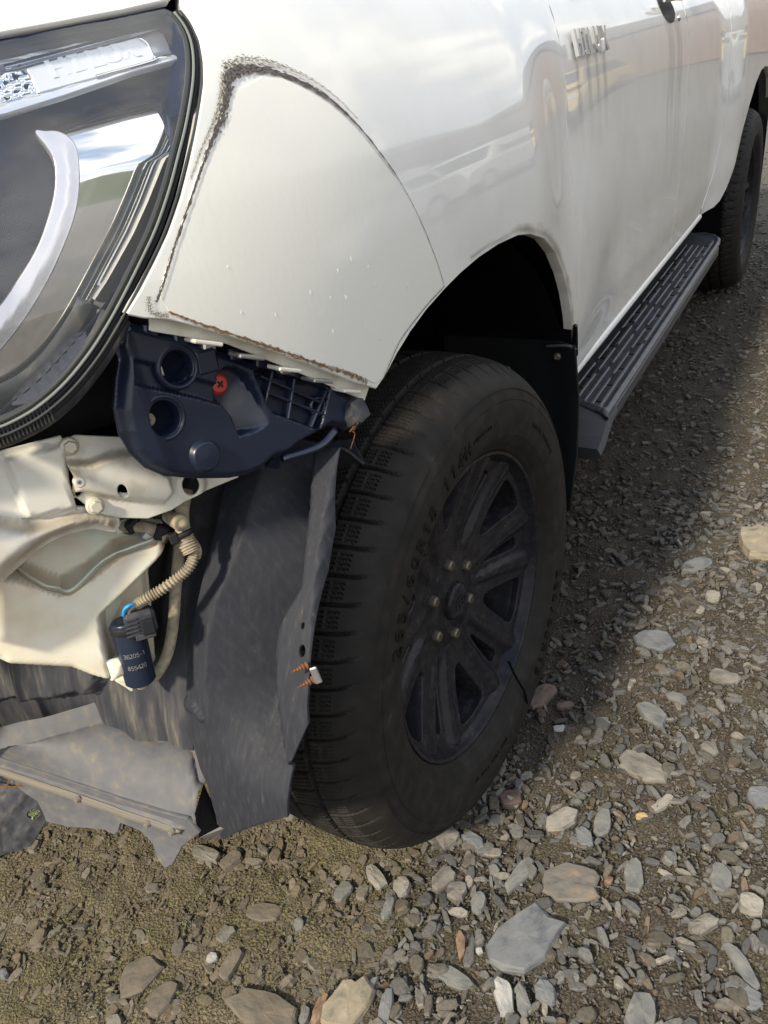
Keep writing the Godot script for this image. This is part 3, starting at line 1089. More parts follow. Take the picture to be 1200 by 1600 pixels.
# ==================================================================== body
func build_body() -> void:
	var on := func(u: float, v: float) -> Vector3: return skin(u, v)
	var fender := relief("fender", truck, v2([-0.4462, 0.987, -0.4306, 0.9995, -0.4123, 1.016, -0.3944, 1.0328, -0.3747, 1.0539, -0.3546, 1.0777, -0.3344, 1.1018, -0.3136, 1.1266, -0.3035, 1.1416, -0.2959, 1.1563, -0.2934, 1.1702, -0.2941, 1.1811, -0.262, 1.215, -0.1, 1.225, 0.2, 1.235, 0.585, 1.243, 0.585, 1.177, 0.566, 1.141, 0.549, 1.071, 0.541, 0.995, 0.536, 0.87, 0.54, 0.77, 0.552, 0.66, 0.562, 0.6, 0.566, 0.555, 0.548, 0.555, 0.54, 0.609, 0.502, 0.68, 0.466, 0.736, 0.424, 0.784, 0.367, 0.831, 0.3, 0.867, 0.235, 0.889, 0.185, 0.899, 0.115, 0.904, 0.052, 0.904, -0.006, 0.9, -0.052, 0.894, -0.103, 0.885, -0.142, 0.874, -0.172, 0.861, -0.197, 0.846, -0.2142, 0.8388, -0.2359, 0.8523, -0.2729, 0.8779, -0.308, 0.9034, -0.3501, 0.9326, -0.3865, 0.9569, -0.4171, 0.9746, -0.4356, 0.9815]), 0.009, on, M.paint, 0.014, [], 0.0012, 0.35)
	var film := relief("filler_patch", fender, v2([-0.2924, 1.1186, -0.2759, 1.1196, -0.2541, 1.1246, -0.233, 1.1216, -0.2149, 1.1128, -0.1973, 1.1007, -0.1752, 1.0851, -0.1576, 1.0659, -0.1392, 1.0418, -0.1169, 1.0146, -0.0972, 0.983, -0.0729, 0.9448, -0.058, 0.9141, -0.0563, 0.8979, -0.0969, 0.892, -0.1369, 0.8828, -0.1673, 0.8723, -0.1902, 0.8562, -0.2041, 0.8447, -0.2173, 0.8457, -0.2474, 0.8683, -0.3007, 0.9014, -0.3495, 0.9347, -0.3907, 0.9619, -0.4157, 0.9802, -0.4191, 0.9915, -0.4104, 1.006, -0.3963, 1.0215, -0.376, 1.045, -0.3583, 1.0646, -0.3366, 1.0839, -0.3192, 1.0974, -0.305, 1.1094]), 0.006, func(u: float, v: float) -> Vector3: return body(u, v, 0.0011), M.patch, 0.0007, [], 0.0003, 0.6)
	film.set_meta("label", "crazed white filler patch with ragged grey edges")
	var over := func(u: float, v: float) -> Vector3: return body(u, v, 0.0016)
	var over2 := func(u: float, v: float) -> Vector3: return body(u, v, 0.0021)
	var up := v2([-0.2913, 1.1298, -0.274, 1.1318, -0.2565, 1.1311, -0.2372, 1.1264, -0.2172, 1.1186, -0.1964, 1.1079, -0.1764, 1.0927, -0.1578, 1.0731, -0.1399, 1.05, -0.1208, 1.0242, -0.1015, 0.9927, -0.081, 0.9541, -0.0648, 0.9208, -0.0562, 0.8986])
	var left := v2([-0.2888, 1.1295, -0.3002, 1.1158, -0.3144, 1.1013, -0.3273, 1.0907, -0.3427, 1.0779, -0.3579, 1.0631, -0.374, 1.0469, -0.3917, 1.0275, -0.405, 1.0118, -0.4153, 0.9987, -0.4235, 0.9893])
	ribbon("adhesive_residue", fender, up, 14, func(t: float) -> float: return lerpf(0.0078, 0.0036, smoothstep(0.0, 0.3, t)) * (1.0 - 0.80 * smoothstep(0.3, 0.8, t)), over, M.residue, 1.0)
	ribbon("adhesive_residue", fender, left, 14, func(t: float) -> float: return lerpf(0.0068, 0.0018, smoothstep(0.0, 0.5, t)), over2, M.residue, 1.0)
	var mott := PackedVector2Array()
	for q in up.slice(0, 8): mott.append(q + Vector2(0.002, 0.0065))
	ribbon("scraped_paint", fender, mott, 10, func(t: float) -> float: return 0.010 * (1.0 - 0.75 * t), over2, M.mottle, 1.0)
	mott = PackedVector2Array()
	for q in left.slice(0, 6): mott.append(q + Vector2(-0.0045, 0.002))
	ribbon("scraped_paint", fender, mott, 10, func(t: float) -> float: return 0.007 * (1.0 - 0.6 * t), over, M.mottle, 1.0)
	var low := v2([-0.2888, 1.1295, -0.3002, 1.1158, -0.3144, 1.1013, -0.3273, 1.0907, -0.3427, 1.0779, -0.3579, 1.0631, -0.374, 1.0469, -0.3917, 1.0275, -0.405, 1.0118, -0.4153, 0.9987, -0.4235, 0.9893])
	var foot := PackedVector2Array([low[low.size() - 2] + Vector2(-0.012, -0.004), low[low.size() - 1] + Vector2(-0.006, -0.006), low[low.size() - 1] + Vector2(0.006, -0.012)])
	ribbon("scraped_paint", fender, foot, 10, func(_t: float) -> float: return 0.007, over, M.mottle, 0.6)
	ribbon("adhesive_residue", fender, v2([-0.0563, 0.8979, -0.097, 0.8913, -0.137, 0.8822, -0.1675, 0.8716, -0.1903, 0.8555, -0.2042, 0.844]), 8, func(_t: float) -> float: return 0.0012, over2, M.residue_thin, 1.0)
	ribbon("rust_edge", fender, v2([-0.4168, 0.98, -0.391, 0.961, -0.3498, 0.9336, -0.3009, 0.9003, -0.2563, 0.871, -0.229, 0.851]), 8, func(t: float) -> float: return lerpf(0.0022, 0.0050, t), over2, M.rust_line, 1.0)
	var lip := PackedVector2Array([Vector2(0.566, 0.565), Vector2(0.535, 0.62), Vector2(0.50, 0.685), Vector2(0.466, 0.742), Vector2(0.424, 0.790), Vector2(0.367, 0.837), Vector2(0.300, 0.873), Vector2(0.235, 0.895), Vector2(0.185, 0.905), Vector2(0.115, 0.910), Vector2(0.02, 0.909)])
	ribbon("arch_grime", fender, lip, 8, func(t: float) -> float: return 0.016 * (1.0 - 0.75 * smoothstep(0.55, 1.0, t)), over, M.arch_dirt, 1.0)
	# water drops on the patch
	var pedge := v2([-0.2924, 1.1186, -0.2759, 1.1196, -0.2541, 1.1246, -0.233, 1.1216, -0.2149, 1.1128, -0.1973, 1.1007, -0.1752, 1.0851, -0.1576, 1.0659, -0.1392, 1.0418, -0.1169, 1.0146, -0.0972, 0.983, -0.0729, 0.9448, -0.058, 0.9141, -0.0563, 0.8979, -0.0969, 0.892, -0.1369, 0.8828, -0.1673, 0.8723, -0.1902, 0.8562, -0.2041, 0.8447, -0.2173, 0.8457, -0.2474, 0.8683, -0.3007, 0.9014, -0.3495, 0.9347, -0.3907, 0.9619, -0.4157, 0.9802, -0.4191, 0.9915, -0.4104, 1.006, -0.3963, 1.0215, -0.376, 1.045, -0.3583, 1.0646, -0.3366, 1.0839, -0.3192, 1.0974, -0.305, 1.1094])
	for i in 24:
		var a := rng.randf_range(-0.36, -0.09)
		var y := rng.randf_range(0.90, 1.0) if i % 3 else rng.randf_range(0.87, 0.93)
		if sd(Vector2(a, y), pedge) > -0.006: continue
		var s := SphereMesh.new()
		s.radius = 0.0009
		s.height = 0.0018
		s.radial_segments = 10
		s.rings = 6
		var n := body_normal(a, y)
		var w := aim(body(a, y, 0.0013), n)
		put("water_drop", s, M.drop, fender, w.scaled_local(Vector3(rng.randf_range(0.7, 1.3), rng.randf_range(1.2, 3.4), 0.45)))
	# flange along the lower edge of the fender, with clip tabs
	var flange := v2([-0.4168, 0.98, -0.391, 0.961, -0.3498, 0.9336, -0.3009, 0.9003, -0.2563, 0.871, -0.229, 0.851])
	for i in 5:
		var q := flange[0].lerp(flange[flange.size() - 1], 0.14 + i * 0.19)
		var w := aim(body(q.x, q.y - 0.016, -0.012), body_normal(q.x, q.y))
		put("clip_tab", bevel_box(Vector3(0.026, 0.0035, 0.02), 0.001), M.galv if i % 2 else M.prime, fender, w.rotated_local(Vector3.FORWARD, 0.42))
	relief("fender_flange", fender, PackedVector2Array([Vector2(-0.425, 0.984), Vector2(-0.36, 0.955), Vector2(-0.29, 0.905), Vector2(-0.225, 0.845), Vector2(-0.21, 0.836), Vector2(-0.22, 0.825), Vector2(-0.30, 0.885), Vector2(-0.37, 0.938), Vector2(-0.43, 0.968)]), 0.01, func(u: float, v: float) -> Vector3: return body(u, v, -0.013), M.prime, 0.002)
	# doors and rear quarter
	var door := relief("door", truck, PackedVector2Array([Vector2(0.592, 1.243), Vector2(0.5895, 1.177), Vector2(0.5705, 1.141), Vector2(0.5535, 1.071), Vector2(0.5455, 0.995), Vector2(0.5405, 0.87), Vector2(0.5445, 0.77), Vector2(0.5565, 0.66), Vector2(0.5665, 0.60), Vector2(0.582, 0.545), Vector2(0.60, 0.530), Vector2(1.585, 0.530), Vector2(1.600, 0.545), Vector2(1.605, 0.8), Vector2(1.635, 1.07), Vector2(1.66, 1.243)]), 0.016, on, M.paint, 0.016, [], 0.0007, 0.4)
	var door2 := relief("door", truck, PackedVector2Array([Vector2(1.666, 1.243), Vector2(1.641, 1.07), Vector2(1.611, 0.8), Vector2(1.606, 0.545), Vector2(1.62, 0.530), Vector2(2.06, 0.530), Vector2(2.13, 0.545), Vector2(2.19, 0.59), Vector2(2.24, 0.66), Vector2(2.27, 0.76), Vector2(2.285, 0.92), Vector2(2.29, 1.243)]), 0.02, on, M.paint, 0.016, [], 0.0007, 0.4)
	var q := PackedVector2Array([Vector2(2.296, 1.243), Vector2(2.291, 0.92), Vector2(2.276, 0.76), Vector2(2.246, 0.655), Vector2(2.20, 0.585), Vector2(2.15, 0.540), Vector2(2.16, 0.520)])
	q.append_array(v2([2.3, 0.515, 2.36, 0.525, 2.42, 0.56, 2.5, 0.64, 2.58, 0.73, 2.68, 0.81, 2.8, 0.87, 2.95, 0.905, 3.085, 0.912, 3.25, 0.9, 3.4, 0.85, 3.52, 0.76, 3.6, 0.65, 3.62, 0.55]))
	q.append_array(PackedVector2Array([Vector2(4.25, 0.56), Vector2(4.3, 0.7), Vector2(4.3, 1.243)]))
	relief("rear_quarter", truck, q, 0.02, on, M.paint, 0.02, [], 0.002, 0.4)
	put("sill", rod(Vector3(0.585, 0.514, -0.050), Vector3(2.14, 0.516, -0.052), 0.0115, 0.0115, 16), M.paint, truck)
	# dark behind the shut lines
	for g in [[0.47, 0.68, 0.95, 1.25], [0.56, 0.68, 0.5, 0.95], [1.50, 1.75, 0.5, 1.25], [2.0, 2.4, 0.5, 1.25], [-0.78, -0.13, 1.195, 1.26], [-0.2, 0.62, 1.20, 1.26]]:
		relief("shut_line_backing", truck, PackedVector2Array([Vector2(g[0], g[2]), Vector2(g[1], g[2]), Vector2(g[1], g[3]), Vector2(g[0], g[3])]), 0.04, func(u: float, v: float) -> Vector3: return body(u, v, -0.02), M.black, 0.0)
	# handle
	var grip := []
	for i in 17:
		var t := i / 16.0
		var e := pow(sin(PI * clampf(t, 0.02, 0.98)), 0.35)
		var c := body(1.34 + 0.20 * t, 1.158 + 0.004 * sin(PI * t), 0.012 + 0.022 * e)
		var row := []
		for k in 10:
			var f := TAU * k / 10
			row.append(c + Vector3(0, sin(f) * 0.017 * e, cos(f) * 0.010 * e))
		grip.append(row)
	put("handle", loft(grip), M.chrome, door)
	relief("handle_cup", door, ellipse(Vector2(1.44, 1.152), Vector2(0.075, 0.035), 24), 0.01, func(u: float, v: float) -> Vector3: return body(u, v, 0.0012), M.soft_black, 0.0)
	put("lock_barrel", rod(body(1.53, 1.125, 0.0), body(1.53, 1.125, 0.006), 0.008, 0.007), M.chrome, door)
	# badge
	var badge := Node3D.new()
	badge.name = "name_badge"
	door.add_child(badge)
	var word := "HILUX"
	var at := 0.614
	var adv := [0.046, 0.024, 0.040, 0.049, 0.048]
	for i in word.length():
		var tm := letters(word[i], 0.041, 0.006)
		var xx: float = at + adv[i] * 0.5
		var w := aim(body(xx, 1.108, 0.006), body_normal(xx, 1.108))
		put("letter", tm, M.badge, badge, w.scaled_local(Vector3(1.12, 1.0, 1.0)))
		at += adv[i]
	# stains below badge and handle
	var st := func(u: float, v: float) -> Vector3: return body(u, v, 0.0009)
	var st2 := func(u: float, v: float) -> Vector3: return body(u, v, 0.0014)
	for i in 4:
		var x := 0.63 + i * 0.058 + rng.randf_range(-0.008, 0.008)
		ribbon("rain_streak", door, PackedVector2Array([Vector2(x, 1.088), Vector2(x + 0.002, 1.02), Vector2(x + 0.003, 0.93)]), 6, func(_t: float) -> float: return 0.014, st if i % 2 else st2, M.drip_dark, 1.0)
	for i in 2:
		var x := 1.41 + i * 0.10
		ribbon("rain_streak", door, PackedVector2Array([Vector2(x, 1.135), Vector2(x - 0.004, 0.95), Vector2(x - 0.008, 0.70)]), 6, func(_t: float) -> float: return 0.045, st if i % 2 else st2, M.drip, 1.0)
	# hood: the skirt above the lamp and the broad top
	var hl := v2([-0.5024, 1.1727, -0.4768, 1.1738, -0.4497, 1.1755, -0.4005, 1.1785, -0.3501, 1.1821, -0.303, 1.1868])
	var hood := PackedVector2Array([Vector2(-1.465, 1.19), Vector2(-0.85, 1.19)])
	hood.append_array(hl)
	hood.append_array(PackedVector2Array([Vector2(-0.24, 1.222), Vector2(-0.1, 1.232), Vector2(0.2, 1.242), Vector2(0.58, 1.25), Vector2(0.58, 1.33), Vector2(-1.465, 1.33)]))
	var hd := relief("hood", truck, hood, 0.012, on, M.paint, 0.003, [], 0.0015, 0.4)
	var P := []
	for i in 37:
		var a := lerpf(-1.46, 0.62, i / 36.0)
		var e := body(a, 1.327)
		var row := PackedVector3Array()
		for k in 25:
			var t := k / 24.0
			row.append(Vector3(e.x, e.y + 0.05 * sin(PI * t) - 0.002, lerpf(e.z - 0.001, -1.82 - e.z, t)))
		P.append(row)
	put("hood_top", grid(P), M.paint, hd)
	var far := func(u: float, v: float) -> Vector3:
		var w0 := skin(u, v)
		return Vector3(w0.x, w0.y, -1.9 - w0.z)
	relief("hood_skirt", hd, PackedVector2Array([Vector2(-1.465, 1.19), Vector2(-0.4, 1.2), Vector2(0.58, 1.25), Vector2(0.58, 1.33), Vector2(-1.465, 1.33)]), 0.04, far, M.paint, 0.0)
	# the grille opening between the lamps, with its bars
	var gp := PackedVector2Array([Vector2(-1.465, 0.84), Vector2(-0.62, 0.84), Vector2(-0.60, 1.185), Vector2(-1.465, 1.185)])
	var gr := relief("grille", truck, gp, 0.04, func(u: float, v: float) -> Vector3: return body_h(u, v, -0.07), M.soft_black, 0.004)
	var gp2 := PackedVector2Array([Vector2(-1.465, 0.84), Vector2(0.3, 0.84), Vector2(0.3, 1.185), Vector2(-1.465, 1.185)])
	relief("grille_panel", gr, gp2, 0.05, func(u: float, v: float) -> Vector3:
		var w0 := body_h(u, v, -0.05)
		return Vector3(w0.x, w0.y, -1.9 - w0.z), M.soft_black, 0.0)
	for k in 5:
		var bar := PackedVector3Array()
		for i in 19:
			var g1 := body_h(lerpf(-0.64, -1.46, i / 18.0), 0.88 + 0.065 * k, -0.045)
			bar.append(g1)
		for i in 14:
			var g1 := body_h(lerpf(-1.44, -0.8, i / 13.0), 0.88 + 0.065 * k, -0.045)
			bar.append(Vector3(g1.x, g1.y, -1.9 - g1.z))
		put("grille_bar", tube_mesh(bar, 0.014, 8, 2), M.plastic_dark, gr)
	build_hull()


# the rest of the truck, which shades the yard and closes the body
func build_hull() -> void:
	var inner := PackedVector2Array([Vector2(-0.72, 0.62), Vector2(0.62, 0.62), Vector2(0.62, 1.2), Vector2(-0.72, 1.2)])
	relief("engine_bay_wall", truck, inner, 0.1, func(u: float, v: float) -> Vector3: return Vector3(u, v, -0.47), M.black, 0.01)
	put("underbody", bevel_box(Vector3(3.9, 0.22, 1.1), 0.02), M.black, truck, Transform3D(Basis(), Vector3(2.1, 0.42, -0.91)))
	put("floor_pan", bevel_box(Vector3(1.62, 0.05, 1.66), 0.01), M.black, truck, Transform3D(Basis(), Vector3(1.40, 0.49, -0.91)))
	put("firewall", bevel_box(Vector3(0.04, 0.75, 1.66), 0.01), M.black, truck, Transform3D(Basis(), Vector3(0.62, 0.85, -0.91)))
	put("radiator", bevel_box(Vector3(0.06, 0.62, 0.86), 0.01), M.soft_black, truck, Transform3D(Basis(), Vector3(-0.72, 0.86, -1.05)))
	put("front_crossmember", bevel_box(Vector3(0.05, 0.14, 1.0), 0.02), M.prime, truck, Transform3D(Basis(), Vector3(-0.74, 0.52, -1.1)))
	# far flank, cabin and bed
	relief("far_flank", truck, PackedVector2Array([Vector2(-0.7, 0.5), Vector2(4.3, 0.5), Vector2(4.3, 1.25), Vector2(-0.7, 1.25)]), 0.25, func(u: float, v: float) -> Vector3: return Vector3(u, v, -1.82 + s_of(v)), M.paint, 0.02)
	var ring := func(x: float, y: float, zi: float) -> Array:
		return [Vector3(x, y, -zi), Vector3(x, y, -1.82 + zi)]
	var lowl := 1.245
	var cab := [[0.62, lowl, 0.10], [1.15, 1.74, 0.24], [1.35, 1.80, 0.26], [2.05, 1.79, 0.26], [2.20, 1.70, 0.24], [2.29, lowl, 0.10]]
	var roof := SurfaceTool.new()
	roof.begin(Mesh.PRIMITIVE_TRIANGLES)
	for i in range(1, cab.size() - 2):
		var a: Array = ring.call(cab[i][0], cab[i][1], cab[i][2])
		var b: Array = ring.call(cab[i + 1][0], cab[i + 1][1], cab[i + 1][2])
		face(roof, [a[0], b[0], b[1], a[1]], Vector3.UP)
	var cabin := put("cabin_roof", roof.commit(), M.paint, truck)
	for e in [[0, 1, "windscreen"], [4, 5, "rear_window"]]:
		var g := SurfaceTool.new()
		g.begin(Mesh.PRIMITIVE_TRIANGLES)
		var a: Array = ring.call(cab[e[0]][0], cab[e[0]][1], cab[e[0]][2])
		var b: Array = ring.call(cab[e[1]][0], cab[e[1]][1], cab[e[1]][2])
		face(g, [a[0], b[0], b[1], a[1]], Vector3.UP)
		put(e[2], g.commit(), M.window, cabin)
	for s in [0, 1]:
		var g := SurfaceTool.new()
		g.begin(Mesh.PRIMITIVE_TRIANGLES)
		var pts := []
		for c in cab: pts.append(ring.call(c[0], c[1], c[2])[s])
		face(g, pts, Vector3(0, 0, 1 if s == 0 else -1))
		put("side_glass", g.commit(), M.window, cabin)
	for c in [[0, 1], [4, 5]]:
		put("pillar", tube_mesh(PackedVector3Array([ring.call(cab[c[0]][0], cab[c[0]][1], cab[c[0]][2])[0], ring.call(cab[c[1]][0], cab[c[1]][1], cab[c[1]][2])[0]]), 0.03, 8, 2), M.paint, cabin)
	put("pillar", tube_mesh(PackedVector3Array([Vector3(1.64, 1.24, -0.085), Vector3(1.60, 1.79, -0.245)]), 0.035, 8, 2), M.soft_black, cabin)
	put("bed_cover", bevel_box(Vector3(1.9, 0.03, 1.6), 0.01), M.soft_black, truck, Transform3D(Basis(), Vector3(3.3, 1.23, -0.91)))
	put("tailgate", bevel_box(Vector3(0.05, 0.6, 1.6), 0.015), M.paint, truck, Transform3D(Basis(), Vector3(4.28, 0.92, -0.91)))
	put("cowl", bevel_box(Vector3(0.12, 0.03, 1.5), 0.008), M.black, truck, Transform3D(Basis(), Vector3(0.60, 1.30, -0.91)))
	# wheel wells
	for w in [[0.05, 0.532, -8.0, 112.0], [3.06, 0.54, -10.0, 190.0]]:
		var P := []
		for i in 41:
			var f := deg_to_rad(lerpf(w[2], w[3], i / 40.0))
			var row := PackedVector3Array()
			for k in 9:
				var z := lerpf(-0.46, -0.028, k / 8.0)
				var r: float = w[1] + 0.006 * sin(k * 2.4) - 0.02 * smoothstep(0.3, 0.0, k / 8.0)
				row.append(Vector3(w[0] + cos(f) * r, AXLE + sin(f) * r, z))
			P.append(row)
		put("wheel_well", grid(P), M.black, truck)
		put("well_wall", bevel_box(Vector3(1.0, 0.5, 0.01), 0.002), M.black, truck, Transform3D(Basis(), Vector3(w[0], 0.72, -0.462)))
	# mud flaps
	var flap := PackedVector2Array([Vector2(-0.27, 0.64), Vector2(-0.27, 0.285), Vector2(-0.25, 0.268), Vector2(-0.02, 0.272), Vector2(-0.002, 0.29), Vector2(0.010, 0.41), Vector2(0.010, 0.53), Vector2(0.004, 0.628), Vector2(-0.03, 0.634)])
	var fl := relief("mud_flap", truck, flap, 0.02, func(u: float, v: float) -> Vector3: return Vector3(0.50 - 0.03 * smoothstep(0.55, 0.3, v) - 0.01 * smoothstep(-0.05, 0.01, u), v, u), M.flap, 0.006, [], 0.001)
	for q in [Vector2(-0.028, 0.61), Vector2(-0.05, 0.46), Vector2(-0.13, 0.58)]:
		put("screw", rod(Vector3(0.488, q.y, q.x), Vector3(0.482, q.y, q.x), 0.008, 0.006), M.nut, fl)
	put("flap_edge", tube_mesh(PackedVector3Array([Vector3(0.492, 0.628, -0.05), Vector3(0.492, 0.630, -0.01), Vector3(0.495, 0.622, 0.006)]), 0.003, 8, 4), M.board_cap, fl)
	var flap2 := PackedVector2Array([Vector2(-0.27, 0.88), Vector2(-0.27, 0.27), Vector2(-0.24, 0.25), Vector2(-0.02, 0.25), Vector2(0.008, 0.28), Vector2(0.012, 0.55), Vector2(0.012, 0.88)])
	relief("mud_flap", truck, flap2, 0.03, func(u: float, v: float) -> Vector3: return Vector3(3.52, v, u), M.flap, 0.006, [], 0.001)
	var tail := PackedVector2Array([Vector2(-0.29, 0.66), Vector2(-0.29, 0.60), Vector2(0.0, 0.60), Vector2(0.0, 0.66)])
	relief("sill_end", truck, tail, 0.02, func(u: float, v: float) -> Vector3: return Vector3(0.515, v, u), M.black, 0.01)


func ellipse(c: Vector2, r: Vector2, n: int) -> PackedVector2Array:
	var p := PackedVector2Array()
	for i in n: p.append(c + Vector2(cos(TAU * i / n) * r.x, sin(TAU * i / n) * r.y))
	return p


# ==================================================================== headlight
func build_headlight() -> void:
	var lamp := Node3D.new()
	lamp.name = "headlight"
	truck.add_child(lamp)
	var lens := v2([-0.505, 1.1676, -0.4797, 1.1686, -0.4528, 1.1701, -0.4035, 1.1741, -0.3478, 1.1779, -0.3083, 1.1809, -0.2999, 1.1753, -0.2983, 1.1644, -0.3029, 1.1508, -0.3145, 1.1335, -0.3266, 1.1189, -0.3422, 1.1007, -0.3577, 1.0827, -0.3783, 1.0592, -0.3998, 1.0363, -0.4207, 1.0172, -0.4427, 0.9966, -0.4589, 0.982, -0.4779, 0.9664, -0.5012, 0.9511, -0.5244, 0.9398, -0.544, 0.9344, -0.562, 0.9327, -0.5864, 0.9343, -0.6094, 0.9374])
	var bowl := v2([-0.4374, 1.1094, -0.4316, 1.1117, -0.4227, 1.1133, -0.4134, 1.1148, -0.4045, 1.1164, -0.3952, 1.1179, -0.386, 1.1192, -0.3773, 1.1203, -0.3689, 1.1213, -0.3609, 1.1219, -0.3533, 1.1223, -0.3463, 1.1223, -0.3406, 1.1218, -0.3367, 1.1208, -0.3342, 1.1191, -0.3331, 1.1166, -0.3334, 1.1133, -0.335, 1.1092, -0.3378, 1.1039, -0.342, 1.0968, -0.3471, 1.0886, -0.3525, 1.0806, -0.3578, 1.0733, -0.3632, 1.0662, -0.3688, 1.0593, -0.3743, 1.0526, -0.38, 1.0461, -0.3863, 1.0393, -0.3932, 1.0319, -0.4007, 1.0242, -0.4087, 1.0165, -0.4175, 1.0088, -0.4269, 1.0012, -0.436, 0.9941, -0.4444, 0.9879, -0.4527, 0.9822, -0.4616, 0.9765, -0.4718, 0.9703, -0.4826, 0.9642, -0.4927, 0.9585, -0.5015, 0.9533, -0.5096, 0.9486, -0.5182, 0.9441, -0.5274, 0.9399, -0.5371, 0.9361, -0.5477, 0.932, -0.5599, 0.9257, -0.573, 0.9191, -0.5845, 0.9181, -0.5963, 0.9258, -0.6063, 0.9385, -0.6066, 0.9518, -0.5909, 0.966, -0.5659, 0.9811, -0.5439, 0.9931, -0.53, 0.9999, -0.5193, 1.0038, -0.5094, 1.008, -0.4997, 1.0135, -0.4908, 1.0192, -0.4826, 1.0251, -0.4752, 1.031, -0.4684, 1.0371, -0.4619, 1.0438, -0.4554, 1.0516, -0.4492, 1.06, -0.4441, 1.0677, -0.4407, 1.0739, -0.4385, 1.0794, -0.4368, 1.0844, -0.4354, 1.0891, -0.4346, 1.0933, -0.4344, 1.0974, -0.4359, 1.1018, -0.4381, 1.1059])
	var blade := v2([-0.4514, 1.1138, -0.4502, 1.1146, -0.4479, 1.1138, -0.4452, 1.1129, -0.4423, 1.1126, -0.4392, 1.1123, -0.4362, 1.1115, -0.4335, 1.1101, -0.431, 1.1082, -0.4293, 1.1057, -0.4282, 1.1029, -0.4279, 1.0996, -0.4289, 1.0948, -0.4317, 1.0877, -0.4357, 1.0792, -0.4399, 1.0714, -0.4439, 1.065, -0.448, 1.0593, -0.4524, 1.0539, -0.457, 1.0487, -0.4617, 1.0437, -0.4671, 1.0382, -0.4736, 1.0317, -0.4808, 1.0247, -0.488, 1.018, -0.495, 1.0119, -0.502, 1.006, -0.5092, 1.0003, -0.5163, 0.9949, -0.5235, 0.9896, -0.5322, 0.9839, -0.5439, 0.9761, -0.5571, 0.9677, -0.5681, 0.9631, -0.577, 0.9644, -0.5836, 0.9693, -0.5844, 0.9753, -0.5755, 0.9825, -0.5607, 0.9908, -0.5477, 0.9977, -0.5401, 1.0016, -0.5344, 1.004, -0.5284, 1.0073, -0.5211, 1.0122, -0.5134, 1.0178, -0.5061, 1.0234, -0.4992, 1.0286, -0.4927, 1.0337, -0.4866, 1.039, -0.481, 1.0444, -0.4758, 1.0499, -0.4709, 1.0555, -0.4661, 1.0612, -0.4615, 1.0669, -0.4574, 1.0725, -0.4539, 1.078, -0.451, 1.0834, -0.4489, 1.0883, -0.4476, 1.0922, -0.447, 1.0957, -0.4472, 1.0996, -0.4485, 1.1047, -0.4506, 1.1101])
	var bar := v2([-0.5223, 1.125, -0.4961, 1.1262, -0.4684, 1.1279, -0.4222, 1.1335, -0.3571, 1.1427, -0.2891, 1.1489, -0.2753, 1.161, -0.2711, 1.1725, -0.2729, 1.1826, -0.3296, 1.179, -0.3908, 1.1745, -0.4446, 1.17, -0.4738, 1.1681, -0.5015, 1.1664])
	var mid := Vector2.ZERO
	for q in bowl: mid += q
	mid /= bowl.size()
	# dark housing
	relief("bezel", lamp, lens.duplicate(), 0.005, func(u: float, v: float) -> Vector3:
		var q := Vector2(u, v)
		var d := -sd(q, lens)
		var h := -0.004 - 0.042 * smoothstep(0.0, 0.016, d)
		h -= 0.06 * within(q, bowl, 0.003)
		return body_h(u, v, h), M.bezel, 0.004)
	# mirror bowl
	var blo := bowl[0]
	var bhi := bowl[0]
	for q in bowl:
		blo = blo.min(q)
		bhi = bhi.max(q)
	var mirror_at := func(u: float, v: float) -> Vector3:
		var e := skin(u, 1.0)
		var n := body_normal(u, 1.0)
		n = Vector3(n.x, 0, n.z).normalized()
		# nearly upright, leaning back in its top quarter, tucked in a little towards the bottom
		var top := maxf(v - (bhi.y - 0.040), 0.0)
		return Vector3(e.x, v, e.z) - n * (0.046 + top * 0.25 + top * top * 9.0 + 0.03 * (bhi.y - v) + s_of(v) * 0.25)
	relief("reflector", lamp, bowl, 0.004, mirror_at, M.mirror, 0.002, [], 0.0012, 0.5)
	var rim := PackedVector3Array()
	for i in mini(bowl.size(), 57): rim.append(mirror_at.call(bowl[i].x, bowl[i].y))
	put("reflector_rim", tube_mesh(rim, 0.0022, 8, 1), M.bezel, lamp)
	relief("blade", lamp, blade.duplicate(), 0.004, func(u: float, v: float) -> Vector3:
		var d := clampf(-sd(Vector2(u, v), blade) / 0.009, 0.0, 1.0)
		return body_h(u, v, -0.030 + 0.0015 * d), M.satin, 0.008, [], 0.001)
	var lo := bar[0].y
	var bl := bar[1]
	var bl2 := bar[5]
	var bh := bar[12]
	var bh2 := bar[8]
	var bar_mesh := relief("light_bar", lamp, bar, 0.003, func(u: float, v: float) -> Vector3:
		var y0 := lerpf(bl.y, bl2.y, (u - bl.x) / (bl2.x - bl.x))
		var y1 := lerpf(bh.y, bh2.y, (u - bh.x) / (bh2.x - bh.x))
		var t := clampf((v - y0) / (y1 - y0), -0.2, 1.2)
		# leans back like a shelf, with a step above the name plate
		return body_h(u, v, -0.026 + 0.006 * smoothstep(0.16, 0.10, t) - 0.004 * t - 0.004 * smoothstep(0.60, 0.64, t) + 0.003 * smoothstep(0.72, 0.76, t) - 0.004 * smoothstep(0.86, 0.90, t)), M.lampbar, 0.004, [], 0.001, 0.5)
	for line in [v2([-0.4535, 1.1551, -0.3709, 1.1639, -0.2999, 1.1723]), v2([-0.4657, 1.1329, -0.385, 1.143, -0.2872, 1.1511])]:
		var pts := PackedVector3Array()
		for q in line: pts.append(body_h(q.x, q.y, -0.024))
		put("light_strip", tube_mesh(pts, 0.0022, 8, 6), M.mirror, bar_mesh)
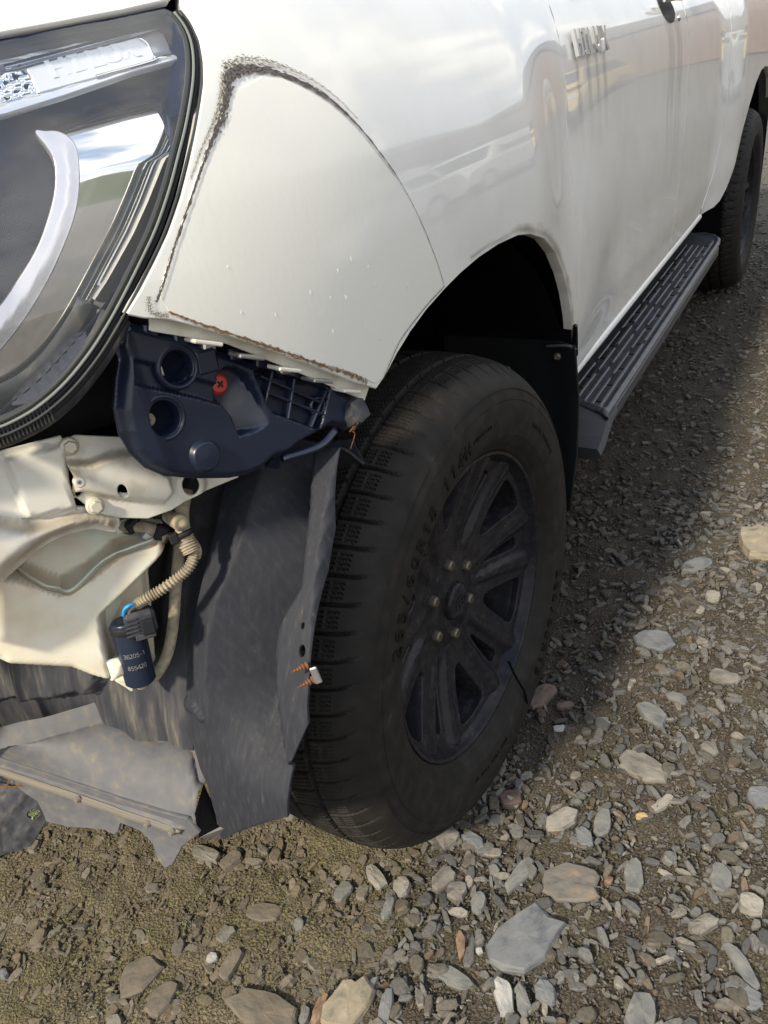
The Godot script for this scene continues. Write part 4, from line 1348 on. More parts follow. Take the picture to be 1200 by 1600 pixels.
	var plate := v2([-0.4388, 1.1373, -0.4378, 1.149, -0.4391, 1.1526, -0.4026, 1.1572, -0.3388, 1.1638, -0.334, 1.1597, -0.3348, 1.1505, -0.3373, 1.1471, -0.3911, 1.1419])
	relief("name_plate", bar_mesh, plate, 0.004, func(u: float, v: float) -> Vector3: return body_h(u, v, -0.020), M.frost, 0.003, [], 0.0012)
	var edge := PackedVector3Array()
	for i in 5: edge.append(body_h(plate[(i + 4) % plate.size()].x, plate[(i + 4) % plate.size()].y, -0.0195))
	put("plate_edge", tube_mesh(edge, 0.0013, 6, 4), M.mirror, bar_mesh)
	var crystal := v2([-0.486, 1.1459, -0.4553, 1.1519, -0.4419, 1.152, -0.4394, 1.1463, -0.441, 1.1368, -0.4647, 1.1349, -0.493, 1.1323])
	relief("crystal", bar_mesh, crystal, 0.003, func(u: float, v: float) -> Vector3: return body_h(u, v, -0.024 + 0.004 * absf(fmod(absf(u * 95.0 + v * 60.0), 1.0) - 0.5) + 0.004 * absf(fmod(absf(u * 40.0 - v * 130.0), 1.0) - 0.5)), M.mirror, 0.002, [], 0.0005, 0.2)
	var pt := v2([-0.4244, 1.15, -0.3457, 1.1571])
	var word := "HILUX"
	for i in word.length():
		var q := pt[0].lerp(pt[1], (i + 0.5) / 5.0)
		var n := body_normal(q.x, q.y)
		var along := (body_h(pt[1].x, pt[1].y) - body_h(pt[0].x, pt[0].y)).normalized()
		var w := Transform3D(Basis(along, n.cross(along).normalized(), n), body_h(q.x, q.y, -0.01985))
		put("letter", letters(word[i], 0.013, 0.0004), M.frost, bar_mesh, w.scaled_local(Vector3(1.5, 1.0, 1.0)))
	# projector housing left of the blade
	var pc := body_h(-0.575, 1.03, -0.085)
	put("projector", lathe([[0.0, 0.016], [0.018, 0.013], [0.030, 0.004], [0.034, -0.006], [0.040, -0.008], [0.044, 0.004], [0.050, 0.006], [0.056, -0.02]], 40), M.bezel, lamp, aim(pc, body_normal(-0.575, 1.03)))
	# clear lens and its edge
	relief("lens", lamp, lens.duplicate(), 0.006, func(u: float, v: float) -> Vector3: return body_h(u, v, -0.0015 + 0.003 * (1.0 - smoothstep(0.0, 0.02, -sd(Vector2(u, v), lens))) * -1.0), M.glass, 0.0)
	var ed := v2([-0.2976, 1.178, -0.296, 1.1657, -0.3004, 1.1506, -0.3116, 1.1332, -0.3251, 1.1165, -0.3424, 1.0962, -0.3567, 1.0803, -0.3773, 1.0568, -0.3988, 1.0338, -0.4198, 1.0141, -0.4419, 0.9935, -0.4581, 0.9789, -0.4772, 0.9632, -0.5007, 0.9473, -0.5239, 0.936, -0.5438, 0.9303, -0.5628, 0.9283, -0.5921, 0.9302])
	for k in 5:
		var pts := PackedVector3Array()
		for i in ed.size():
			var d := (ed[mini(i + 1, ed.size() - 1)] - ed[maxi(i - 1, 0)]).normalized()
			var q := ed[i] + Vector2(-d.y, d.x) * (0.0034 * k - 0.0095)
			pts.append(body_h(q.x, q.y, -0.0045 + [0.0, 0.0022, 0.0005, 0.002, -0.001][k]))
		put("lens_edge", tube_mesh(pts, [0.0023, 0.0012, 0.0017, 0.0011, 0.0018][k], 6, 4), [M.lamp_edge, M.lamp_edge2, M.soft_black, M.lamp_edge, M.soft_black][k], lamp)
	# lower housing with its moulded ribs
	var lowp := v2([-0.4511, 0.9846, -0.459, 0.9762, -0.4743, 0.9632, -0.4983, 0.946, -0.522, 0.9338, -0.5437, 0.9281, -0.5644, 0.9263, -0.5928, 0.9285])
	var hs := PackedVector3Array()
	for q in lowp: hs.append(body_h(q.x, q.y, -0.016))
	put("housing", tube_mesh(hs, 0.0115, 12, 5), M.plastic_dark, lamp)
	for i in 16:
		var t := i / 15.0
		var a := lowp[4].lerp(lowp[6], t)
		var w := aim(body_h(a.x, a.y + 0.001, -0.0035), body_normal(a.x, a.y))
		put("rib", bevel_box(Vector3(0.0013, 0.016, 0.002), 0.0004), M.lamp_edge, lamp, w)
	# dark housing behind, down to the white metal
	relief("housing_back", lamp, PackedVector2Array([Vector2(-0.60, 0.86), Vector2(-0.40, 0.86), Vector2(-0.36, 0.99), Vector2(-0.36, 1.19), Vector2(-0.60, 1.19)]), 0.03, func(u: float, v: float) -> Vector3: return body_h(u, v, -0.15), M.soft_black, 0.004)


# ==================================================================== navy bumper bracket
func build_bracket() -> void:
	var X := Transform3D(Vector3(0.9536, -0.0000, 0.3011), Vector3(0.0301, 0.9950, -0.0952), Vector3(-0.2996, 0.0999, 0.9488), Vector3(-0.3698, 0.8786, -0.0450))
	var out := v2([-0.0617, 0.0936, -0.0535, 0.0946, -0.0444, 0.0887, -0.0269, 0.0778, -0.008, 0.0663, 0.0146, 0.0487, 0.0441, 0.0256, 0.074, 0.0058, 0.1208, -0.0215, 0.1434, -0.0478, 0.139, -0.065, 0.1241, -0.0675, 0.1087, -0.0591, 0.0938, -0.0613, 0.0648, -0.0628, 0.0541, -0.0663, 0.035, -0.0634, 0.0198, -0.068, 0.004, -0.0668, -0.0124, -0.0625, -0.0448, -0.0481, -0.0702, -0.0337, -0.0833, -0.0199, -0.0908, -0.0029, -0.0933, 0.0154, -0.0898, 0.0352, -0.0797, 0.0559, -0.0702, 0.0712, -0.0704, 0.0818])
	var h1 := v2([-0.0281, 0.0496])[0]
	var h2 := v2([-0.0553, 0.0142])[0]
	var boss := v2([-0.0318, -0.0312])[0]
	var boss2 := v2([0.0997, -0.0357])[0]
	var scr := v2([0.0076, 0.0206])[0]
	var pad := v2([-0.0013, 0.0449])[0]
	var pocket := v2([0.0036, 0.0316, 0.0143, 0.0354, 0.0264, 0.0312, 0.0362, 0.0193, 0.0394, 0.0022, 0.0419, -0.0306, 0.0236, -0.0321, 0.0062, -0.0287, 0.004, -0.0077, -0.003, 0.0102])
	var step := v2([-0.0616, 0.0672, -0.0371, 0.0516, -0.0192, 0.0368, 0.0042, 0.0207, -0.0014, 0.0054, -0.0197, 0.0184, -0.0401, 0.0313, -0.0698, 0.0496])
	var gridp := v2([0.0411, 0.0212, 0.0558, 0.0179, 0.0866, -0.0025, 0.1159, -0.0238, 0.1045, -0.041, 0.0924, -0.0579, 0.0734, -0.042, 0.0492, -0.0225, 0.0446, -0.0099])
	var ribs := v2([0.0605, 0.0144, 0.0426, -0.0116, 0.0811, -0.0005, 0.062, -0.0341, 0.1133, -0.0241, 0.0845, -0.052, 0.0472, 0.0141, 0.1043, -0.0341, 0.0478, -0.001, 0.103, -0.0458])
	var left_edge := out[0].x
	for q in out: left_edge = minf(left_edge, q.x)
	var slot := v2([0.0458, -0.0654, 0.0524, -0.0622, 0.0916, -0.0604, 0.1117, -0.0631, 0.1224, -0.0703, 0.0888, -0.0689, 0.0642, -0.0694])
	var h := func(u: float, v: float) -> float:
		var q := Vector2(u, v)
		var d := -sd(q, out)
		var z := -0.006 * pow(1.0 - smoothstep(0.0, 0.007, d), 2.0)
		# the left border bulges forward in a rounded roll
		z += 0.006 * smoothstep(0.026, 0.010, absf(u - left_edge - 0.012)) * smoothstep(0.0, 0.01, d)
		z -= 0.007 * within(q, step, 0.0012)
		z -= 0.013 * within(q, gridp, 0.0012)
		var e := -sd(q, pocket)
		z -= 0.017 * smoothstep(0.0, 0.004, e) * smoothstep(-0.002, 0.05, q.distance_to(pocket[5]))
		z -= 0.014 * within(q, slot, 0.0012)
		return z
	var br := relief("bumper_bracket", truck, out, 0.0019, func(u: float, v: float) -> Vector3: return X * Vector3(u, v, h.call(u, v)), M.navy, 0.016, [ellipse(h1, Vector2.ONE * 0.0148, 36), ellipse(h2, Vector2.ONE * 0.0158, 36)], 0.0014, 0.5)
	for c in [[h1, 0.0148], [h2, 0.0158]]:
		var k: float = c[1]
		var q: Vector2 = c[0]
		put("socket", lathe([[0.0, -0.028], [k * 0.9, -0.028], [k - 0.0002, -0.010], [k + 0.0002, -0.001], [k + 0.001, 0.0014], [k + 0.0035, 0.0018], [k + 0.0052, -0.002]], 48), M.navy, br, X * Transform3D(Basis(), Vector3(q.x, q.y, h.call(q.x + k + 0.003, q.y))))
	put("boss", lathe([[0.0, 0.0055], [0.0115, 0.0055], [0.0128, 0.0046], [0.0135, 0.003], [0.017, -0.003]], 48), M.navy, br, X * Transform3D(Basis(), Vector3(boss.x, boss.y, h.call(boss.x, boss.y))))
	put("boss", lathe([[0.0, -0.004], [0.0052, -0.004], [0.006, 0.010], [0.0085, 0.011], [0.0095, 0.009], [0.010, -0.012]], 36), M.navy, br, X * Transform3D(Basis(), Vector3(boss2.x, boss2.y, h.call(boss2.x, boss2.y))))
	put("pad", bevel_box(Vector3(0.021, 0.021, 0.006), 0.0022), M.navy, br, X * Transform3D(Basis(Vector3.BACK, -0.1), Vector3(pad.x, pad.y, h.call(pad.x, pad.y + 0.012) + 0.001)))
	for i in range(0, ribs.size(), 2):
		var d2: Vector2 = ribs[i + 1] - ribs[i]
		var mid2: Vector2 = (ribs[i] + ribs[i + 1]) * 0.5
		put("rib", bevel_box(Vector3(d2.length(), 0.0026, 0.014), 0.0008), M.navy, br, X * Transform3D(Basis(Vector3.BACK, d2.angle()), Vector3(mid2.x, mid2.y, -0.0075)))
	# red push screw with a cross recess
	var sx := X * Transform3D(Basis(), Vector3(scr.x, scr.y, h.call(scr.x, scr.y) + 0.007))
	var red := put("red_screw", lathe([[0.0, 0.003], [0.006, 0.0032], [0.0078, 0.0022], [0.0085, 0.0], [0.0105, -0.0015], [0.011, -0.004]], 32), M.red, br, sx)
	for k in 2: put("screw_slot", bevel_box(Vector3(0.0075, 0.0018, 0.002), 0.0004), M.soft_black, red, Transform3D(Basis(Vector3.BACK, 0.5 + PI / 2 * k), Vector3(0, 0, 0.0028)))
	put("grommet", rod(X * Vector3(h2.x - 0.008, h2.y, -0.024), X * Vector3(h2.x - 0.008, h2.y, -0.012), 0.007, 0.006), M.hose, br)
	put("grommet", bevel_box(Vector3(0.004, 0.009, 0.006), 0.001), M.prime, br, X * Transform3D(Basis(), Vector3(h1.x - 0.008, h1.y - 0.002, -0.020)))
	# teeth along the upper edge
	for i in 9:
		var t := i / 8.0
		var a := out[0].lerp(out[8], t)
		put("catch", bevel_box(Vector3(0.012, 0.010, 0.010), 0.0015), M.navy if i % 3 else M.galv, br, X * Transform3D(Basis(Vector3.BACK, -0.33), Vector3(a.x, a.y + 0.004, -0.006)))
	var tip := v2([-0.0617, 0.0936, -0.0535, 0.0946, -0.0444, 0.0887, -0.0269, 0.0778, -0.008, 0.0663, 0.0146, 0.0487, 0.0441, 0.0256, 0.074, 0.0058, 0.1208, -0.0215, 0.1434, -0.0478, 0.139, -0.065, 0.1241, -0.0675, 0.1087, -0.0591, 0.0938, -0.0613, 0.0648, -0.0628, 0.0541, -0.0663, 0.035, -0.0634, 0.0198, -0.068, 0.004, -0.0668, -0.0124, -0.0625, -0.0448, -0.0481, -0.0702, -0.0337, -0.0833, -0.0199, -0.0908, -0.0029, -0.0933, 0.0154, -0.0898, 0.0352, -0.0797, 0.0559, -0.0702, 0.0712, -0.0704, 0.0818])[9]
	put("torn_tip", stone_mesh(77, 0.030, 0.028, 0.02, 8), M.plastic_dark, br, X * Transform3D(Basis(Vector3.RIGHT, 1.2), Vector3(tip.x - 0.004, tip.y - 0.012, -0.008)))
	# rusty wire ends at the tip
	for i in 4:
		var a := Vector3(tip.x - 0.012 + rng.randf_range(-0.006, 0.006), tip.y - 0.026, 0.002)
		var b := a + Vector3(rng.randf_range(-0.014, 0.018), rng.randf_range(-0.030, 0.022), rng.randf_range(0.0, 0.014))
		put("rusty_wire", tube_mesh(PackedVector3Array([X * a, X * (a.lerp(b, 0.5) + Vector3(0.004, 0.005, 0.003)), X * b]), 0.00045, 5, 5), M.rust, br)
	put("lower_arm", tube_mesh(PackedVector3Array([X * Vector3(slot[0].x, slot[0].y - 0.004, -0.006), X * Vector3(slot[5].x, slot[5].y - 0.006, -0.004), X * Vector3(slot[3].x, slot[3].y - 0.003, -0.002)]), 0.004, 8, 5), M.navy, br)


# ==================================================================== white plates, washer tank, hoses
func build_front_inside() -> void:
	var W := Transform3D(Vector3(0.9062, -0.0000, 0.4229), Vector3(0.0673, 0.9873, -0.1441), Vector3(-0.4175, 0.1590, 0.8946), Vector3(-0.4150, 0.8134, -0.1250))
	var sup := v2([-0.052, 0.0655, -0.0417, 0.0671, -0.0053, 0.0514, 0.0319, 0.0333, 0.0956, 0.0019, 0.0872, -0.0262, 0.0575, -0.0257, 0.0364, -0.0265, 0.0134, -0.0303, -0.0097, -0.0289, -0.0322, -0.0181, -0.0512, -0.0042, -0.0611, 0.0157, -0.0624, 0.0226, -0.0577, 0.0358, -0.0588, 0.0487])
	var ridge := v2([-0.0588, 0.0487, -0.0394, 0.0408, -0.0183, 0.0413, -0.0018, 0.0367, 0.0218, 0.0029, 0.0196, -0.0137, 0.0091, -0.0188, -0.0304, 0.0024, -0.0599, 0.0216, -0.0584, 0.0342])
	var h2 := v2([-0.0241, 0.0076])[0]
	var h3 := v2([0.0388, -0.0144])[0]
	var h1 := v2([-0.0555, 0.0298])[0]
	var h4 := v2([-0.0593, 0.0175])[0]
	var b1 := v2([-0.0501, 0.0605])[0]
	var b2 := v2([-0.0501, 0.0018])[0]
	var grime := FastNoiseLite.new()
	grime.seed = 17
	grime.frequency = 28.0
	grime.fractal_octaves = 4
	var brown := Color(0.50, 0.40, 0.29)
	var sh := func(u: float, v: float) -> Vector3:
		var q := Vector2(u, v)
		var z := 0.012 * within(q, ridge, 0.003)
		z += 0.004 * (1.0 - smoothstep(0.012, 0.018, q.distance_to(h3)))
		return W * Vector3(u, v, z)
	var plate := relief("support_bracket", truck, sup, 0.0025, sh, M.prime, 0.003, [ellipse(h2, Vector2(0.0052, 0.0075), 20), ellipse(h3, Vector2(0.0095, 0.011), 24), ellipse(h4, Vector2(0.005, 0.003), 14)], 0.001, 0.5, func(u: float, v: float) -> Color:
		var q := Vector2(u, v)
		var k := smoothstep(0.010, 0.0, absf(sd(q, ridge) + 0.002)) * smoothstep(-0.02, 0.02, v - h2.y) * 0.55
		k += smoothstep(0.15, 0.6, grime.get_noise_2d(u, v)) * 0.35
		return Color.WHITE.lerp(brown, clampf(k + grime.get_noise_2d(u * 2.0, v * 2.0) * 0.12, 0.0, 0.8)))
	put("plug", rod(W * Vector3(h1.x, h1.y, 0.004), W * Vector3(h1.x, h1.y, 0.0125), 0.0048, 0.0046, 20, 0.1), M.prime, plate)
	for b in [b1, b2]:
		var w := W * Transform3D(Basis(Vector3.BACK, 0.4), Vector3(b.x, b.y, 0.001))
		var bolt := put("bolt", lathe([[0.0, 0.003], [0.0062, 0.0028], [0.0082, 0.0012], [0.0084, -0.001]], 28), M.bolt, plate, w)
		put("bolt_head", hex(0.0058, 0.0026, 0.0075), M.bolt, bolt)
	var L := Transform3D(Vector3(0.9062, -0.0000, 0.4229), Vector3(0.0673, 0.9873, -0.1441), Vector3(-0.4175, 0.1590, 0.8946), Vector3(-0.4894, 0.8483, -0.1700))
	var side := v2([-0.0447, 0.0447, -0.0162, 0.0392, 0.0336, 0.0343, 0.0342, 0.0231, 0.0254, -0.0044, 0.0205, -0.0343, 0.0043, -0.031, -0.019, -0.0218, -0.0693, -0.0124])
	var sr := v2([-0.016, 0.0333, 0.0129, 0.0314, 0.0333, 0.0265, 0.024, -0.0038, 0.0212, -0.0295, -0.0129, -0.0232, -0.019, -0.0218, -0.0196, -0.0152, -0.0169, 0.012])
	relief("side_plate", truck, side, 0.004, func(u: float, v: float) -> Vector3: return L * Vector3(u, v, 0.009 * within(Vector2(u, v), sr, 0.0025)), M.prime, 0.004, [], 0.001, 0.5)
	var arch := v2([-0.0754, 0.0085, -0.0547, 0.0074, -0.0364, -0.0089, -0.025, -0.0164, -0.0148, -0.0224, 0.0012, -0.0255, 0.017, -0.0283, 0.0277, -0.0333, 0.0363, -0.0394, 0.0462, -0.0467, 0.0527, -0.0541, 0.0504, -0.0619, 0.0442, -0.0665, 0.0375, -0.0621, 0.0299, -0.0558, 0.0218, -0.0534, 0.0134, -0.0521, 0.005, -0.051, -0.0037, -0.0507, -0.0127, -0.0517, -0.0221, -0.0537, -0.0318, -0.0568, -0.0417, -0.0605, -0.051, -0.0639, -0.0614, -0.0682, -0.0742, -0.0745, -0.0887, -0.082, -0.1103, -0.0987, -0.1224, -0.0995, -0.1029, -0.0445])
	relief("cross_member", truck, arch, 0.004, func(u: float, v: float) -> Vector3:
		var d := -sd(Vector2(u, v), arch)
		return L * Vector3(u, v, 0.016 - 0.018 * pow(1.0 - smoothstep(0.0, 0.022, d), 2.0)), M.prime, 0.02, [], 0.0015, 0.5, func(u: float, v: float) -> Color:
		var d := -sd(Vector2(u, v), arch)
		var n := grime.get_noise_2d(u * 0.7, v * 0.7)
		var k := smoothstep(0.020, 0.010, d + n * 0.012) * smoothstep(0.002, 0.006, d) * 0.6 * smoothstep(0.03, -0.01, v) + smoothstep(0.1, 0.6, n) * 0.3
		return Color.WHITE.lerp(brown, clampf(k, 0.0, 0.8)))
	# washer tank
	var R := Transform3D(Vector3(0.8240, -0.0000, 0.5665), Vector3(0.1252, 0.9753, -0.1821), Vector3(-0.5525, 0.2210, 0.8037), Vector3(-0.4795, 0.6928, -0.2150))
	var tank := v2([-0.0829, 0.0708, -0.0582, 0.0746, -0.0232, 0.0885, 0.02, 0.0894, 0.0666, 0.077, 0.1081, 0.0543, 0.1022, 0.0329, 0.0939, 0.0227, 0.0808, 0.0144, 0.0764, 0.0056, 0.0696, -0.0222, 0.0615, -0.0539, 0.0514, -0.0894, 0.044, -0.0966, 0.025, -0.0989, 0.0177, -0.1158, 0.0067, -0.0981, 0.0022, -0.0782, -0.0103, -0.0644, -0.0242, -0.0485, -0.0754, -0.0201, -0.0787, -0.0097, -0.1067, 0.0104])
	var proud := v2([-0.076, 0.0885, -0.0337, 0.0605, -0.004, 0.0327, 0.0266, 0.0377, 0.0571, 0.0504, 0.1051, 0.0496, 0.1022, 0.0329, 0.0839, 0.0236, 0.0481, 0.0059, 0.0221, -0.0057, 0.0154, -0.0372, 0.0089, -0.0783, -0.0107, -0.0658, -0.0247, -0.0498, -0.0759, -0.0214, -0.1067, 0.0104])
	var seam := v2([-0.0393, 0.0698, -0.0321, 0.0608, -0.0226, 0.0496, -0.0137, 0.0402, -0.0051, 0.0331, 0.0014, 0.031, 0.0084, 0.0319, 0.0188, 0.0349, 0.0303, 0.0391, 0.0413, 0.0438, 0.0529, 0.0477, 0.0662, 0.0489, 0.0798, 0.0489, 0.0939, 0.0487, 0.1046, 0.0483])
	var tk := func(u: float, v: float) -> Vector3:
		var q := Vector2(u, v)
		var d := -sd(q, tank)
		var z := 0.040 * within(q, proud, 0.005)
		# the lid leans back above its seam
		var near := seam[0]
		var best := INF
		for i in range(0, seam.size() - 1):
			var c := Geometry2D.get_closest_point_to_segment(q, seam[i], seam[i + 1])
			if c.distance_to(q) < best:
				best = c.distance_to(q)
				near = c
		z -= 0.26 * minf(best, 0.05) * smoothstep(0.0, 0.003, q.y - near.y)
		z -= 0.012 * pow(1.0 - smoothstep(0.0, 0.012, d), 2.0)
		z -= 0.018 * smoothstep(-0.06, -0.17, u) # falls away towards the nose
		return R * Vector3(u, v, z)
	var tn := relief("washer_tank", truck, tank, 0.0035, tk, M.tank, 0.075, [], 0.002, 0.6, func(u: float, v: float) -> Color:
		var q := Vector2(u, v)
		var d := INF
		for i in range(0, seam.size() - 1): d = minf(d, Geometry2D.get_closest_point_to_segment(q, seam[i], seam[i + 1]).distance_to(q))
		var n := grime.get_noise_2d(u * 0.8, v * 0.8)
		var k := smoothstep(0.010, 0.0, d + n * 0.006) * 0.5 + smoothstep(0.12, 0.6, grime.get_noise_2d(u * 0.45 + 9.0, v * 0.2)) * 0.3
		return Color.WHITE.lerp(Color(0.66, 0.54, 0.40), clampf(k * 0.8, 0.0, 0.7)))
	for s in [v2([-0.0393, 0.0698, -0.0321, 0.0608, -0.0226, 0.0496, -0.0137, 0.0402, -0.0051, 0.0331, 0.0014, 0.031, 0.0084, 0.0319, 0.0188, 0.0349, 0.0303, 0.0391, 0.0413, 0.0438, 0.0529, 0.0477, 0.0662, 0.0489, 0.0798, 0.0489, 0.0939, 0.0487, 0.1046, 0.0483])]:
		var pts := PackedVector3Array()
		for q in s: pts.append(tk.call(q.x, q.y) + R.basis.z * 0.001)
		put("moulded_seam", tube_mesh(pts, 0.0015, 8, 2), M.tank, tn)
		var low := PackedVector3Array()
		for q in s: low.append(tk.call(q.x, q.y - 0.0022) + R.basis.z * 0.0012)
		put("seam_dirt", tube_mesh(low, 0.0009, 5, 2), M.tank_dirt, tn)
	var clip := v2([0.0079, -0.0509, 0.027, -0.0541, 0.0257, -0.0734, 0.0076, -0.0744])
	relief("pump_clip", tn, clip, 0.003, func(u: float, v: float) -> Vector3: return R * Vector3(u, v, 0.036 + 0.008 * sqrt(clampf(-sd(Vector2(u, v), clip) / 0.008, 0.0, 1.0))), M.tank, 0.012, [], 0.002)
	# pump
	var pp := v3([-0.4673, 0.6829, -0.1603, -0.483, 0.6139, -0.1521])
	var ax := (pp[1] - pp[0]).normalized()
	var pump := put("washer_pump", rod(pp[0], pp[1], 0.0165, 0.0155, 28, 0.18), M.navy, truck)
	put("pump_nozzle", rod(pp[1] - ax * 0.004 + R.basis.x * 0.001, pp[1] + ax * 0.006, 0.0075, 0.006), M.hose, pump)
	put("pump_collar", rod(pp[0] + ax * 0.003, pp[0] + ax * 0.014, 0.0178, 0.0172, 28), M.soft_black, pump)
	var cn := v3([-0.4645, 0.6905, -0.1542, -0.456, 0.6812, -0.1396])
	var cb := Transform3D(Basis(ax.cross(R.basis.z).normalized() * -1.0, -ax, R.basis.z).orthonormalized(), (cn[0] + cn[1]) * 0.5 + ax * 0.006)
	var conn := put("connector", bevel_box(Vector3(0.030, 0.026, 0.022), 0.004), M.plastic_dark, pump, cb)
	put("latch", bevel_box(Vector3(0.013, 0.016, 0.006), 0.0015), M.soft_black, conn, Transform3D(Basis(), Vector3(0.006, -0.003, 0.013)))
	put("latch", bevel_box(Vector3(0.020, 0.006, 0.005), 0.001), M.plastic_dark, conn, Transform3D(Basis(), Vector3(0.002, -0.012, 0.012)))
	for i in 5: put("rib", bevel_box(Vector3(0.013, 0.0018, 0.003), 0.0005), M.plastic_dark, conn, Transform3D(Basis(), Vector3(-0.009, 0.008 - i * 0.0042, 0.0115)))
	# white printing on the pump body
	var side_v := ax.cross(R.basis.z).normalized() * -1.0
	var rows := ["36205-1", "855420"]
	for i in 2:
		for k in rows[i].length():
			var ang: float = (k - rows[i].length() * 0.5 + 0.5) * 0.20
			var n := (R.basis.z * cos(ang) + side_v * sin(ang)).normalized()
			var base := pp[0] + ax * (0.034 + i * 0.013)
			put("printed_digit", letters(rows[i][k], 0.0045, 0.0002, false), M.galv, pump, Transform3D(Basis((-ax).cross(n).normalized(), -ax, n), base + n * 0.0163))
	# corrugated conduit, wires and hose
	var con := v3([-0.458, 0.6992, -0.146, -0.4521, 0.7042, -0.1371, -0.4406, 0.7064, -0.1297, -0.4238, 0.7118, -0.1197, -0.4109, 0.7179, -0.1125, -0.3989, 0.7256, -0.1126, -0.3929, 0.7349, -0.1173])
	var path := curve_points(con, 10)
	var conduit := put("conduit", tube_mesh(path, func(t: float) -> float: return 0.0052 + 0.0009 * sin(t * 190.0), 12, 4), M.hose, truck)
	var topc := v3([-0.3988, 0.73, -0.1138, -0.3966, 0.7431, -0.1196, -0.3914, 0.7599, -0.1231, -0.3818, 0.7726, -0.1263, -0.3704, 0.7846, -0.1279])
	put("conduit_sleeve", tube_mesh(curve_points(topc, 8), func(t: float) -> float: return (0.0088 if t < 0.38 else 0.0075) + 0.0008 * sin(t * 130.0) * (1.0 if t < 0.4 else 0.15), 14, 3), M.hose, conduit)
	put("stub_hose", tube_mesh(v3([-0.3922, 0.742, -0.1187, -0.3913, 0.7281, -0.1143, -0.3958, 0.7198, -0.1151]), 0.0048, 10, 5), M.hose, conduit)
	put("side_plug", rod(v3([-0.4007, 0.7653, -0.1123, -0.3935, 0.7654, -0.1385, -0.3965, 0.7692, -0.154])[0], v3([-0.4007, 0.7653, -0.1123, -0.3935, 0.7654, -0.1385, -0.3965, 0.7692, -0.154])[1], 0.0085, 0.007, 16), M.hose, conduit)
	var cl := v3([-0.4036, 0.7501, -0.1226, -0.3912, 0.7485, -0.1136])
	var cc := (cl[0] + cl[1]) * 0.5
	var cdir := (topc[1] - topc[0]).normalized()
	put("cable_tie", rod(cc - cdir * 0.003 - R.basis.z * 0.002, cc + cdir * 0.003 - R.basis.z * 0.002, 0.0108, 0.0108, 18), M.soft_black, conduit)
	put("tie_head", bevel_box(Vector3(0.009, 0.011, 0.009), 0.0015), M.soft_black, conduit, aim(cl[0] - Vector3(0.004, 0, 0), R.basis.z))
	put("wire", tube_mesh(v3([-0.4717, 0.693, -0.1537, -0.4706, 0.7015, -0.149, -0.4666, 0.7044, -0.1446, -0.4582, 0.7004, -0.1452]), 0.0019, 8, 6), M.wire, pump)
	put("wire", tube_mesh(v3([-0.4687, 0.6914, -0.1512, -0.4665, 0.6979, -0.1477, -0.4636, 0.7007, -0.144, -0.4588, 0.6991, -0.1452]), 0.0018, 8, 6), M.hose, pump)
	put("washer_hose", tube_mesh(v3([-0.3767, 0.7255, -0.1533, -0.3888, 0.7002, -0.1547, -0.4044, 0.6681, -0.1566, -0.4227, 0.6386, -0.1548, -0.4401, 0.6169, -0.1546, -0.4553, 0.6059, -0.1558, -0.467, 0.6032, -0.1569]), 0.0062, 12, 6), M.hose, truck)
	var hn := put("harness", tube_mesh(v3([-0.4142, 0.7572, -0.1878, -0.4054, 0.7543, -0.1561, -0.4027, 0.7433, -0.1388]), 0.007, 10, 5), M.hose, truck)
	for i in 4: put("harness_plug", bevel_box(Vector3(0.016, 0.013, 0.012), 0.002), [M.prime, M.soft_black, M.galv, M.soft_black][i], hn, aim(v3([-0.4142, 0.7572, -0.1878, -0.4054, 0.7543, -0.1561, -0.4027, 0.7433, -0.1388])[0].lerp(v3([-0.4142, 0.7572, -0.1878, -0.4054, 0.7543, -0.1561, -0.4027, 0.7433, -0.1388])[2], i * 0.3) + Vector3(0, 0.006 * (i % 2), 0.0), R.basis.z).rotated_local(Vector3.BACK, 0.3 * i))


func hex(r: float, z0: float, z1: float) -> ArrayMesh:
	var a := []
	for s in [[1.0, z0], [1.0, z1 - 0.001], [0.86, z1]]:
		var ring := []
		for k in 6: ring.append(Vector3(cos(TAU * k / 6) * r * s[0], sin(TAU * k / 6) * r * s[0], s[1]))
		a.append(ring)
	return loft(a)


